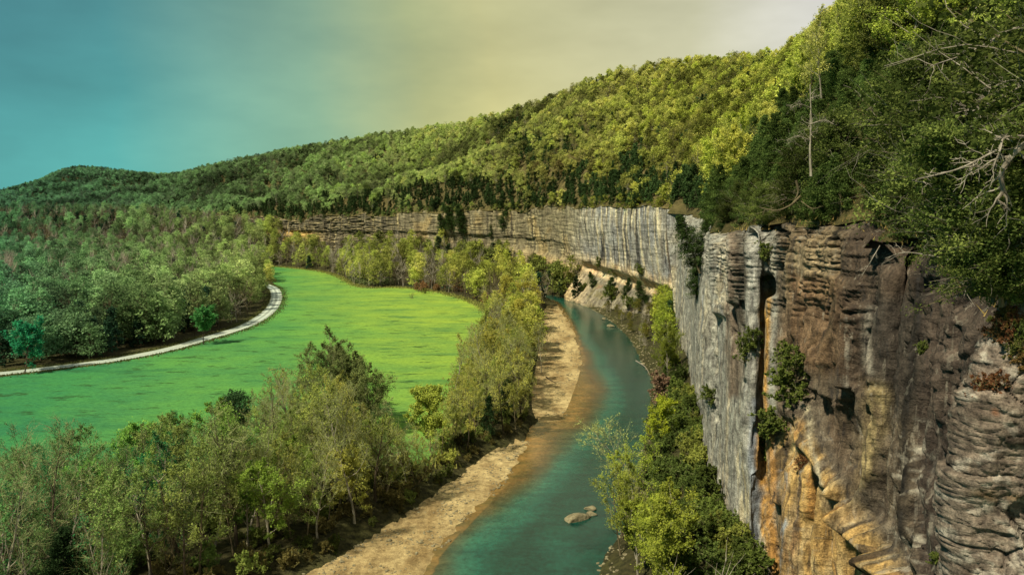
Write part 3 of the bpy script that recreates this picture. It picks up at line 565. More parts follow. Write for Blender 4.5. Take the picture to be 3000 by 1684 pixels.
# ------------------------------------------------------------------ vegetation: geometry
def tube(path, rad, k):
    path = np.asarray(path, float); rad = np.asarray(rad, float); n = len(path)
    t = np.gradient(path, axis=0); t /= np.linalg.norm(t, axis=1)[:, None]+1e-9
    ref = np.array([.31, .17, .93]) if abs(t[:, 2]).mean() < .8 else np.array([.95, .2, .1])
    a = np.cross(t, ref); a /= np.linalg.norm(a, axis=1)[:, None]+1e-9; b = np.cross(t, a)
    ang = np.arange(k)*2*math.pi/k
    V = path[:, None]+rad[:, None, None]*(a[:, None]*np.cos(ang)[None, :, None]+b[:, None]*np.sin(ang)[None, :, None])
    i = np.arange(n-1)[:, None]*k; j = np.arange(k)[None]; jn = (j+1) % k
    return V.reshape(-1, 3), np.stack([i+j, i+jn, i+k+jn, i+k+j], -1).reshape(-1, 4)
class MB:
    def __init__(s): s.V = []; s.Q = []; s.T = []; s.qm = []; s.tm = []; s.qv = []; s.tv = []; s.n = 0
    def tube(s, path, rad, k=3, mat=0):
        v, f = tube(path, rad, k); s.V.append(v); s.Q.append(f+s.n); s.qm.append(np.full(len(f), mat)); s.qv.append(np.full(len(f), .5)); s.n += len(v)
    def tris(s, V, val, mat=0):
        n = len(V); s.V.append(V.reshape(-1, 3)); s.T.append(np.arange(n*3).reshape(-1, 3)+s.n); s.tm.append(np.full(n, mat)); s.tv.append(np.broadcast_to(val, (n,))); s.n += n*3
    def quads(s, V, val, mat=0):
        n = len(V); s.V.append(V.reshape(-1, 3)); s.Q.append(np.arange(n*4).reshape(-1, 4)+s.n); s.qm.append(np.full(n, mat)); s.qv.append(np.broadcast_to(val, (n,))); s.n += n*4
    def mesh(s, name, mats):
        F = []; mi = []; vv = []
        if s.Q: F.append(np.concatenate(s.Q)); mi += s.qm; vv += s.qv
        if s.T: F.append(np.concatenate(s.T)); mi += s.tm; vv += s.tv
        return np_mesh(name, np.concatenate(s.V), F, mats, False, np.concatenate(mi), {'leafv': ('FLOAT', 'FACE', np.concatenate(vv))})
def leaf_tris(R, c, size, up=.4, flat=1.0):
    n = len(c); nm = R.normal(size=(n, 3)); nm[:, 2] = np.abs(nm[:, 2])+up; nm /= np.linalg.norm(nm, axis=1)[:, None]
    a = np.cross(nm, R.normal(size=(n, 3))); a /= np.linalg.norm(a, axis=1)[:, None]; b = np.cross(nm, a)*flat
    sz = (size*R.uniform(.6, 1.4, n))[:, None]
    return np.stack([c-a*sz*.6-b*sz*.35, c+a*sz*.6-b*sz*.35, c+b*sz*.8], 1)
def wpath(R, p0, d, L, n, wob, up=0.0):
    p = [np.array(p0, float)]; d = np.array(d, float); d /= np.linalg.norm(d)
    for i in range(n): d = d+R.normal(size=3)*wob+np.array([0, 0, up]); d /= np.linalg.norm(d); p.append(p[-1]+d*L/n)
    return np.array(p)
def gen_broadleaf(seed, Ht=16, r0=.22, nlimb=11, spread=.38, base=.3, ang=(35, 65), nsub=5, ntw=4, leaves=14, lsize=.24, jit=.45, bark=None, lean=0, multi=1, upc=.10, twigr=.022, wob=.16, leafsel=1.0, fine=0, tk=3):
    """branching tree: trunk mesh (trunk, limbs) and crown mesh (twigs, leaves)"""
    R = np.random.default_rng(seed); T = MB(); C = MB(); bark = bark or B_DARK
    for mu in range(multi):
        d0 = np.array([R.normal()*.12+lean, R.normal()*.12, 1]) if multi == 1 else np.array([R.normal()*.35, R.normal()*.35, 1])
        hh = Ht*(1 if mu == 0 else R.uniform(.7, .95)); tr = wpath(R, (0, 0, -.6), d0, hh*.9+.6, 9, .07, .03); rr = r0*(1-.86*np.linspace(0, 1, 10)**.9)*(1 if mu == 0 else .8); rr[0] *= 1.35
        T.tube(tr, rr, 6)
        for i in range(nlimb):
            f = base+(1-base)*(i+R.uniform(0, .9))/nlimb; q = f*9; j = int(min(q, 8)); p = tr[j]+(tr[j+1]-tr[j])*(q-j); az = i*2.4+R.uniform(-.6, .6)
            an = math.radians(R.uniform(*ang))*(1.15-.45*f); L = Ht*spread*(math.sin(math.pi*min(1, .22+.72*(f-base)/(1-base+.01)))*.75+.3)*R.uniform(.75, 1.2)
            d = (math.cos(az)*math.sin(an), math.sin(az)*math.sin(an), math.cos(an)); lp = wpath(R, p, d, L, 6, wob, upc)
            lr = max(.05, rr[j]*.5)*(1-.8*np.linspace(0, 1, 7)); T.tube(lp, lr, 4)
            for k in range(nsub):
                g = .25+.75*(k+R.uniform(0, 1))/nsub; q2 = g*6; j2 = int(min(q2, 5)); p2 = lp[j2]+(lp[j2+1]-lp[j2])*(q2-j2)
                dd = (lp[j2+1]-lp[j2])/np.linalg.norm(lp[j2+1]-lp[j2])+R.normal(size=3)*.62+np.array([0, 0, .15]); L2 = L*.42*(1.15-g*.5)*R.uniform(.7, 1.3)
                sp = wpath(R, p2, dd, L2, 4, wob, upc*.8); C.tube(sp, np.linspace(max(.03, lr[j2]*.55), twigr, 5), tk, 1)
                for w in range(ntw):
                    g3 = R.uniform(.2, 1); q3 = g3*4; j3 = int(min(q3, 3)); p3 = sp[j3]+(sp[j3+1]-sp[j3])*(q3-j3); d3 = (sp[j3+1]-sp[j3])/np.linalg.norm(sp[j3+1]-sp[j3])+R.normal(size=3)*.65+np.array([0, 0, .12])
                    L3 = L2*.6*R.uniform(.6, 1.3); tw = wpath(R, p3, d3, L3, 3, wob, upc*.5); C.tube(tw, [twigr, twigr*.75, twigr*.6, twigr*.35], tk, 1)
                    for _ in range(fine):
                        t0 = R.uniform(.1, 1); q4 = tw[0]+(tw[-1]-tw[0])*t0; C.tube(wpath(R, q4, (tw[-1]-tw[0])+R.normal(size=3)*L3*.6, L3*.6, 2, .15), [twigr*.6, twigr*.45, twigr*.3], 3, 1)
                    if leaves and R.uniform() < leafsel:
                        m = max(2, int(leaves*R.uniform(.5, 1.4))); u = R.uniform(0, 1.08, m)[:, None]; c = tw[0]+(tw[-1]-tw[0])*u+R.normal(size=(m, 3))*jit*L3/2
                        C.tris(leaf_tris(R, c, lsize), np.clip(R.normal(.5, .12)+R.normal(size=m)*.14, 0, 1), 0)
    return T.mesh('trunk', [bark]), C.mesh('crown', [M_LEAF, B_TWIG if bark is not B_DEAD else B_DEAD])
def gen_cedar(seed, Ht=11, width=.36, n=170, spr=5, leaves=16, lsize=.16, r0=.22, top=.0, shape=1.0, bark=None, base=.06, ragged=.35, dense=1.0):
    """red cedar: many short ascending branches that carry dense flattened sprays"""
    R = np.random.default_rng(seed); T = MB(); C = MB(); bark = bark or B_BROWN; tr = wpath(R, (0, 0, -.6), (R.normal()*.08, R.normal()*.08, 1), Ht+.6, 9, .05); T.tube(tr, r0*(1-.9*np.linspace(0, 1, 10)), 6)
    for i in range(n):
        f = base+(1-base)*(i+.5)/n; q = f*9; j = int(min(q, 8)); p = tr[j]+(tr[j+1]-tr[j])*(q-j); az = R.uniform(0, 2*math.pi)
        env = (1-f)**(.75*shape)*(1 if f > base+.14 else .65); env = max(env, top*(1 if f < .97 else .4)); clump = 1+ragged*math.sin(az*2+f*9+seed)+R.normal()*ragged*.5; L = Ht*width*env*max(.35, clump)+.25
        d = np.array([math.cos(az), math.sin(az), R.uniform(.05, .75)]); lp = wpath(R, p, d, L, 4, .14, .05)
        if i % 4 == 0 and leaves > 20: w_ = wpath(R, lp[2], (lp[3]-lp[2])+R.normal(size=3)*.12, L*.9, 5, .30, .0); C.tube(w_, np.linspace(.028, .008, 6), 3, 1); C.tube(wpath(R, w_[2], (w_[3]-w_[2])+R.normal(size=3)*.15, L*.5, 4, .35), np.linspace(.016, .006, 5), 3, 1)
        if i % 3 == 0: T.tube(lp, np.linspace(.07*(1-f)+.03, .012, 5), 3)
        val = np.clip(R.normal(.45, .33), .0, 1)
        for k in range(spr):
            g = R.uniform(.35, 1.0) if k else 1.0; q2 = g*4; j2 = int(min(q2, 3)); p2 = lp[j2]+(lp[j2+1]-lp[j2])*(q2-j2); m = int(leaves*R.uniform(.6, 1.4)*dense)
            rad = .15*L**.5+.11; c = p2+R.normal(size=(m, 3))*np.array([rad, rad, rad*.55]); C.tris(leaf_tris(R, c, lsize, .5, 1.1), np.clip(val+R.normal(size=m)*.13, 0, 1), 0)
    return T.mesh('trunk', [bark]), C.mesh('crown', [M_LEAF, B_DEAD])
def gen_clumpy(seed, Ht=14, rad=4.2, ncl=34, per=26, lsize=.62, base=.32, shape='round', bark=None, csz=1.0, limb=True):
    """tree for middle and far distance: crown of separate leaf clumps round real limbs"""
    R = np.random.default_rng(seed); T = MB(); C = MB(); bark = bark or B_DARK; tr = wpath(R, (0, 0, -.8), (R.normal()*.06, R.normal()*.06, 1), Ht*.8+.8, 5, .06); T.tube(tr, .2*Ht/14*(1-.75*np.linspace(0, 1, 6)), 4)
    for i in range(ncl):
        f = R.uniform(0, 1)**.8; az = R.uniform(0, 6.283)
        if shape == 'cone': z = base+(1-base)*f; rr = rad*(1-f)**.8*R.uniform(.35, 1.05)+.15
        elif shape == 'tall': z = base+(1-base)*f; rr = rad*math.sin(math.pi*min(1, .18+.8*f))**.6*R.uniform(.2, 1)
        else: z = base+(1-base)*f; rr = rad*math.sqrt(max(0, 1-(2*f-.85)**2/1.4))*R.uniform(.25, 1.05)
        p = np.array([math.cos(az)*rr, math.sin(az)*rr, z*Ht])
        if limb and i % 2 == 0: q = tr[int(2+2.9*min(f, .95))]; T.tube([q, (q+p)/2+[0, 0, -.2], p], [.07, .05, .03], 3)
        cs = csz*R.uniform(.5, 1.1)*(1 if shape == 'cone' else 1.25); m = int(per*R.uniform(.6, 1.4)); dirs = R.normal(size=(m, 3)); c = p+dirs*np.array([cs, cs, cs*.72])*.62
        C.tris(leaf_tris(R, c, lsize, .3), np.clip(R.normal(.5, .16)+R.normal(size=m)*.10+dirs[:, 2]*.03, 0, 1), 0)
    return T, C, bark
def clumpy_parts(*a, **k):
    T, C, b = gen_clumpy(*a, **k); return T.mesh('trunk', [b]), C.mesh('crown', [M_LEAF, b])
def clumpy_single(*a, **k):
    T, C, b = gen_clumpy(*a, **k); M = MB(); M.V = C.V+T.V; M.Q = [q+C.n for q in T.Q]; M.T = C.T; M.qm = [q*0+1 for q in T.qm]; M.qv = T.qv; M.tm = C.tm; M.tv = C.tv; return M.mesh('tree', [M_LEAF, b])
NEAR = {
 'budding': [gen_broadleaf(11, 16, .2, 12, .30, .28, leaves=16, lsize=.155, bark=B_DARK, fine=1), gen_broadleaf(12, 15, .18, 11, .34, .22, leaves=17, lsize=.155, bark=B_BROWN, fine=1), gen_broadleaf(13, 18, .2, 13, .22, .35, (20, 45), leaves=15, lsize=.15, bark=B_PALE, fine=1), gen_broadleaf(14, 14, .16, 9, .34, .12, leaves=16, lsize=.155, multi=2, nsub=4, bark=B_BROWN, fine=1)],
 'leafy': [gen_broadleaf(21, 14, .22, 13, .38, .2, leaves=40, lsize=.20, nsub=6), gen_broadleaf(22, 12, .18, 12, .42, .12, leaves=40, lsize=.20, nsub=6), gen_broadleaf(23, 16, .24, 14, .30, .22, leaves=36, lsize=.19, nsub=6, bark=B_PALE)],
 'bare': [gen_broadleaf(31, 17, .30, 12, .40, .3, leaves=4, lsize=.14, fine=3, bark=B_DARK, ntw=5, wob=.22), gen_broadleaf(32, 17, .20, 13, .30, .25, leaves=4, lsize=.14, fine=3, bark=B_PALE, ntw=5), gen_broadleaf(33, 15, .13, 12, .14, .3, (18, 40), leaves=3, lsize=.14, fine=2, bark=B_DARK), gen_broadleaf(34, 13, .14, 10, .36, .1, leaves=4, lsize=.14, fine=2, bark=B_BROWN, multi=2)],
 'cedar': [gen_cedar(41, 11, .30), gen_cedar(42, 9, .36, n=150), gen_cedar(43, 12, .24, n=180)],
 'shrub': [gen_broadleaf(51, 3.6, .05, 9, .55, .03, (30, 75), nsub=4, ntw=3, leaves=16, lsize=.19, multi=3, twigr=.013, bark=B_BROWN), gen_broadleaf(52, 3.0, .05, 8, .6, .03, (30, 80), nsub=4, ntw=3, leaves=10, lsize=.17, multi=3, twigr=.013, bark=B_BROWN)]}
MID = {
 'budding': [clumpy_parts(61, 14, 4.6, 84, 20, .40, .22, 'tall', B_BROWN, .85), clumpy_parts(62, 15, 5.2, 90, 18, .40, .20, 'round', B_BROWN, .9), clumpy_parts(63, 16, 4.0, 76, 18, .38, .25, 'tall', B_PALE, .85)],
 'leafy': [clumpy_parts(64, 13, 5.2, 90, 28, .42, .15, 'round', B_DARK, 1.1), clumpy_parts(65, 12, 5.6, 94, 26, .42, .13, 'round', B_DARK, 1.1), clumpy_parts(66, 15, 4.7, 84, 26, .42, .18, 'tall', B_PALE, 1.0)],
 'cedar': [clumpy_parts(67, 12, 2.6, 60, 34, .42, .05, 'cone', B_DARK, .8), clumpy_parts(68, 10, 2.4, 50, 34, .42, .05, 'cone', B_DARK, .8)]}
FAR = {
 'leafy': [clumpy_single(71, 14, 4.6, 34, 30, .60, .20, 'round', B_BROWN, 1.25, limb=False), clumpy_single(72, 15, 4.2, 32, 30, .60, .22, 'tall', B_BROWN, 1.2, limb=False), clumpy_single(73, 13, 5.0, 34, 30, .62, .18, 'round', B_BROWN, 1.3, limb=False)],
 'budding': [clumpy_single(74, 14, 4.2, 44, 16, .42, .22, 'round', B_PALE, 1.2), clumpy_single(75, 15, 3.8, 42, 16, .42, .25, 'tall', B_PALE, 1.2)],
 'cedar': [clumpy_single(76, 13, 2.5, 28, 26, .62, .08, 'cone', B_DARK, .95, limb=False), clumpy_single(77, 11, 2.7, 26, 26, .62, .08, 'cone', B_DARK, .95, limb=False)]}

# ------------------------------------------------------------------ vegetation: labels that single out each plant
LMK = [(236,405,'the lone pine'),(277,296,'the road bend'),(202,335,'the small roadside tree'),(22,352,'the round roadside tree'),(553,418,"the gravel bar's tip"),(578,517,'the river boulders'),
 (483,308,"the meadow's right corner"),(660,240,'the concave cliff wall'),(766,400,'the orange streak'),(850,395,'the cliff nose'),(915,330,'the dark crevice'),(374,440,'the forked bare tree'),
 (636,62,"the ridge's shoulder"),(296,225,"the cliff's far end"),(80,166,'the round hilltop'),(375,283,'the meadow thicket'),(740,50,'the ridge saddle'),(850,5,'the highest ridge'),
 (330,355,'the meadow copse'),(524,442,"the lower bar's head"),(330,574,'the lower gravel bar'),(556,298,"the river's far bend"),(545,120,'the dark evergreen patch'),(120,362,'the straight road'),(450,215,'the striped far cliff'),(560,170,'the tan slope'),(820,215,'the dry cliff-edge grass'),(720,530,'the grey slab'),(175,545,'the broken snag'),(1000,330,'the reddish rock'),
 (400,130,'the middle ridge'),(240,158,'the low ridge'),(60,300,'the deepest valley woods'),(150,250,'the wooded flat'),(700,130,'the lime-green slope'),(50,480,'the left front woods'),(450,520,'the river bank'),(640,470,'the leaning sycamore')]
def _ordinals():
    u = ['', 'first', 'second', 'third', 'fourth', 'fifth', 'sixth', 'seventh', 'eighth', 'ninth']; o = u[1:]+'tenth eleventh twelfth thirteenth fourteenth fifteenth sixteenth seventeenth eighteenth nineteenth'.split()
    for t, tt in (('twentieth', 'twenty'), ('thirtieth', 'thirty'), ('fortieth', 'forty'), ('fiftieth', 'fifty')): o += [t]+[f'{tt}-{x}' for x in u[1:]]
    return o
ORD = ['nearest']+[x+' nearest' for x in _ordinals()[1:]]
PEND = []
def pend(o, px, py, desc, where, cat, group): PEND.append((o, px, py, desc, where, cat, group))
def flush_labels():
    B = {}
    for it in PEND:
        o, px, py, desc, where, cat, group = it; d = [math.hypot(px-a, (py-b)*1.3) for a, b, _ in LMK]; k = int(np.argmin(d)); a, b, nm = LMK[k]; dx, dy = px-a, py-b
        rel = ('left of' if dx < 0 else 'right of') if abs(dx) > 1.0*abs(dy) else ('above' if dy < 0 else 'below')
        B.setdefault((desc, k, rel), []).append((d[k], it, nm))
    for (desc, k, rel), L in B.items():
        L.sort(key=lambda q: q[0])
        for i, (_, (o, px, py, desc, where, cat, group), nm) in enumerate(L):
            o['label'] = f"{desc}, {ORD[min(i, len(ORD)-1)]} {rel} {nm}" if len(L) > 1 else f"{desc} {rel} {nm}"
            o['category'] = cat
            if group: o['group'] = group
def tintname(c, h=1.0):
    r, g, b = c; s = r+g+b; w = 'dark' if s < .12 else ('bright' if s > .42 else ('pale' if s > .28 else 'muted'))
    q = 'teal' if b > r*1.3 else ('jade' if b > r*.95 else ('green' if g > r*1.5 else ('mossy' if g > r*1.25 else ('lime' if g > r*1.08 and s > .3 else ('olive' if g > r*.98 else 'tan')))))
    return f"{'tall' if h > 1.08 else ('low' if h < .88 else 'middling')} {w} {q}"
CAND = []
def cand(kind, level, k, pos, sc, rz, col, px, py, sp, where, group, stuff, force=False):
    d = math.hypot(pos[0], pos[1]); CAND.append(dict(kind=kind, level=level, k=k, pos=tuple(float(a) for a in pos), sc=sc, rz=float(rz), col=tuple(float(a) for a in col), px=float(px), py=float(py), size=(sc[1] if isinstance(sc, tuple) else sc)*FOC/max(d, 1), sp=sp, where=where, group=group, stuff=stuff, force=force))
def place(name, proto, x, y, z, sc, rz, col, tilt=(0, 0)):
    e = bpy.data.objects.new(name, None); COL.objects.link(e); e.location = (x, y, z); e.scale = (sc[0], sc[0], sc[1]) if isinstance(sc, tuple) else (sc,)*3; e.rotation_euler = (tilt[0], tilt[1], rz); e.empty_display_size = .5
    for nm, me in zip(('trunk', 'crown'), proto): o = bpy.data.objects.new(nm, me); COL.objects.link(o); o.parent = e; o.color = (*col, 1)
    return e
def place1(name, me, x, y, z, sc, rz, col):
    o = bpy.data.objects.new(name, me); COL.objects.link(o); o.location = (x, y, z); o.scale = (sc,)*3; o.rotation_euler = (0, 0, rz); o.color = (*col, 1); return o
def instancer(name, protos, P_, rot, scl, col, label):
    """one uncountable mass: geometry nodes scatter the given meshes over measured points"""
    if len(P_) == 0: return
    me = np_mesh(name, P_, np.zeros((0, 3), int), attrs={'rz': ('FLOAT', 'POINT', rot), 'sc': ('FLOAT', 'POINT', scl), 'color': ('FLOAT_COLOR', 'POINT', col), 'pick': ('FLOAT', 'POINT', RNG.integers(0, len(protos), len(P_)))}) if False else None
    me = bpy.data.meshes.new(name); me.vertices.add(len(P_)); me.vertices.foreach_set('co', np.asarray(P_, np.float32).ravel())
    for k, typ, d in (('rz', 'FLOAT', rot), ('sc', 'FLOAT', scl), ('color', 'FLOAT_COLOR', np.column_stack([col, np.ones(len(col))])), ('pick', 'INT', RNG.integers(0, len(protos), len(P_)))):
        a = me.attributes.new(k, typ, 'POINT'); a.data.foreach_set('color' if typ == 'FLOAT_COLOR' else 'value', np.asarray(d, np.int32 if typ == 'INT' else np.float32).ravel())
    o = add(name, me, kind='stuff', label=label); g = bpy.data.node_groups.new(name, 'GeometryNodeTree')
    g.interface.new_socket('Geometry', in_out='INPUT', socket_type='NodeSocketGeometry'); g.interface.new_socket('Geometry', in_out='OUTPUT', socket_type='NodeSocketGeometry')
    gi = g.nodes.new('NodeGroupInput'); go = g.nodes.new('NodeGroupOutput'); L = g.links.new; ip = g.nodes.new('GeometryNodeInstanceOnPoints'); jn = g.nodes.new('GeometryNodeJoinGeometry')
    for pr in protos:
        gti = g.nodes.new('GeometryNodeGeometryToInstance')
        for q in pr:
            oi = g.nodes.new('GeometryNodeObjectInfo'); oi.transform_space = 'ORIGINAL'; oi.inputs['Object'].default_value = q; L(oi.outputs['Geometry'], gti.inputs[0])
        L(gti.outputs[0], jn.inputs[0])
    def na(nm, dt):
        n = g.nodes.new('GeometryNodeInputNamedAttribute'); n.data_type = dt; n.inputs['Name'].default_value = nm; return n.outputs['Attribute']
    cx = g.nodes.new('ShaderNodeCombineXYZ'); L(na('rz', 'FLOAT'), cx.inputs[2]); L(gi.outputs[0], ip.inputs['Points']); L(jn.outputs[0], ip.inputs['Instance']); ip.inputs['Pick Instance'].default_value = True
    L(na('pick', 'INT'), ip.inputs['Instance Index']); e2r = g.nodes.new('FunctionNodeEulerToRotation'); L(cx.outputs[0], e2r.inputs[0]); L(e2r.outputs[0], ip.inputs['Rotation']); L(na('sc', 'FLOAT'), ip.inputs['Scale']); L(ip.outputs[0], go.inputs[0])
    md = o.modifiers.new('scatter', 'NODES'); md.node_group = g; return o
PROTO_OBJ = {}
def reg(kind, k, obs):
    PROTO_OBJ.setdefault((kind, k), obs)

# ------------------------------------------------------------------ vegetation: hillside forest
def hill_tint(px, py, R, n):
    g = np.interp(px, [-50, 100, 300, 450, 560, 660, 780, 860, 1100], np.arange(9))
    cols = 1.62*np.array([(.038,.105,.060),(.056,.125,.056),(.100,.155,.050),(.150,.185,.048),(.185,.205,.045),(.215,.235,.040),(.225,.255,.036),(.170,.200,.032),(.120,.150,.028)])
    i = np.clip(g.astype(int), 0, 7); f = (g-i)[:, None]; return cols[i]*(1-f)+cols[i+1]*f
def plant_hill():
    R = np.random.default_rng(99); G = HG; T = HT; nS, nT = G.shape[:2]; P00, P10, P01, P11 = G[:-1, :-1], G[1:, :-1], G[:-1, 1:], G[1:, 1:]
    a = np.linalg.norm(np.cross(P10-P00, P01-P00), axis=2); cen = (P00+P11)/2; cen = (P00+P10+P01+P11)/4; dist = np.hypot(cen[..., 0], cen[..., 1]); px, py, f = proj(cen[..., 0], cen[..., 1], cen[..., 2]+8)
    t = (T[:-1]+T[1:])/2; vis = (px > -70) & (px < 1100) & (py > -90) & (cen[..., 1] > 20) & (t[None] < 1.12); dens = 1/(np.interp(dist, [60, 200, 300, 500, 1000, 2200], [24, 24, 19, 22, 30, 48]))
    n = R.poisson(np.minimum(a*dens*vis, 40)); ii, jj = np.nonzero(n); rep = n[ii, jj]; ii, jj = np.repeat(ii, rep), np.repeat(jj, rep); u, v = R.uniform(size=(2, len(ii), 1))
    p = (P00[ii, jj]*(1-u)+P10[ii, jj]*u)*(1-v)+(P01[ii, jj]*(1-u)+P11[ii, jj]*u)*v; tt = t[jj]; d = np.hypot(p[:, 0], p[:, 1]); px, py, f = proj(p[:, 0], p[:, 1], p[:, 2]+8)
    ed = np.linalg.norm(p[:, :2]-G[ii, 0, :2], axis=1)
    keep = (ed > .4) & ~((px > 800) & (py > 190) & (ed < 16) & (px < 900)) & ~((ed < 24) & (d < 75))
    tan = np.exp(-(((px-560)/50)**2+((py-172)/20)**2)); keep &= R.uniform(size=len(px)) > tan*.45
    p, tt, d, px, py, ed, tan = p[keep], tt[keep], d[keep], px[keep], py[keep], ed[keep], tan[keep]
    evp = .07+.80*np.exp(-(ed/45)**2)*(px > 230)+.6*sstep(.18, .5, fbm(p[:, 0]/70, p[:, 1]/70, 3, 3))*(px < 820)+.75*np.exp(-(((px-525)/38)**2+((py-142)/16)**2))+.5*np.exp(-(((px-455)/50)**2+((py-186)/14)**2))+.35*np.exp(-(((px-770)/30)**2+((py-60)/40)**2))+.25*np.exp(-(((px-270)/30)**2+((py-208)/14)**2))+.35*sstep(760, 800, px)*sstep(0, 90, py-.0)*(ed < 90)
    ev = R.uniform(size=len(px)) < evp; h = R.uniform(.75, 1.25, len(px))*np.where(ev, .85, 1); bud = (~ev) & (R.uniform(size=len(px)) < np.clip(.35+.5*fbm(p[:, 0]/50, p[:, 1]/50, 8, 2), .1, .8))
    c = hill_tint(px, py, R, len(px)); br = np.clip(1+.45*R.normal(size=len(px))+.55*fbm(p[:, 0]/45, p[:, 1]/45, 12, 3)+.9*fbm(p[:, 0]/190, p[:, 1]/110, 22, 2), .32, 2.1); c = c*br[:, None]
    yl = (R.uniform(size=len(px)) < .16+.4*np.exp(-(((px-725)/50)**2+((py-150)/45)**2)))*(px > 330); c[yl] *= (1.18, 1.22, .9)
    c[bud] = c[bud]*(1.0, .92, 1.05)+(.006, .002, .006); lm = c.mean(1, keepdims=True); c = c*.94+lm*.06+.004; tn = tan[:, None]; c = c*(1-tn*.6)+np.array((.19, .14, .055))*tn*.6
    ec = np.array((.034, .060, .020))*(1+.35*R.normal(size=len(px))[:, None]).clip(.5, 1.8)*np.interp(px, [0, 400, 800, 1000], [.8, 1, 1.6, 1.9])[:, None]; c[ev] = ec[ev]; nd_ = ev & (d < 210); c[nd_] = c[nd_]*(1.35, 1.2, 1.0)+(.008, .01, 0); c = np.clip(c, .008, .55)
    # near part of the slope gets full trees, the rest lighter geometry
    sz = 14*h*FOC/np.maximum(d, 1); rz = R.uniform(0, 6.283, len(px)); inview = (px > -5) & (px < 1030) & (py > -15)
    kind = np.where(ev, 'cedar', np.where(bud, 'budding', 'leafy'))
    for i in range(len(px)):
        if px[i] > 1120 or py[i] < -90: continue
        kd = str(kind[i]); lv = 'near' if d[i] < 210 else 'far'; K = len({'near': NEAR, 'far': FAR}[lv][kd]); hh = float(h[i]*((1.0 if kd != 'cedar' else .95) if lv == 'near' else .86))
        cand(kd, lv, int(R.integers(0, K)), p[i], hh, rz[i], c[i], px[i], py[i], '', 'on the slope', 'trees on the slope above the cliff', 'hillside')
    print('hill trees', len(px), 'near', int((d < 210).sum()))
plant_hill()

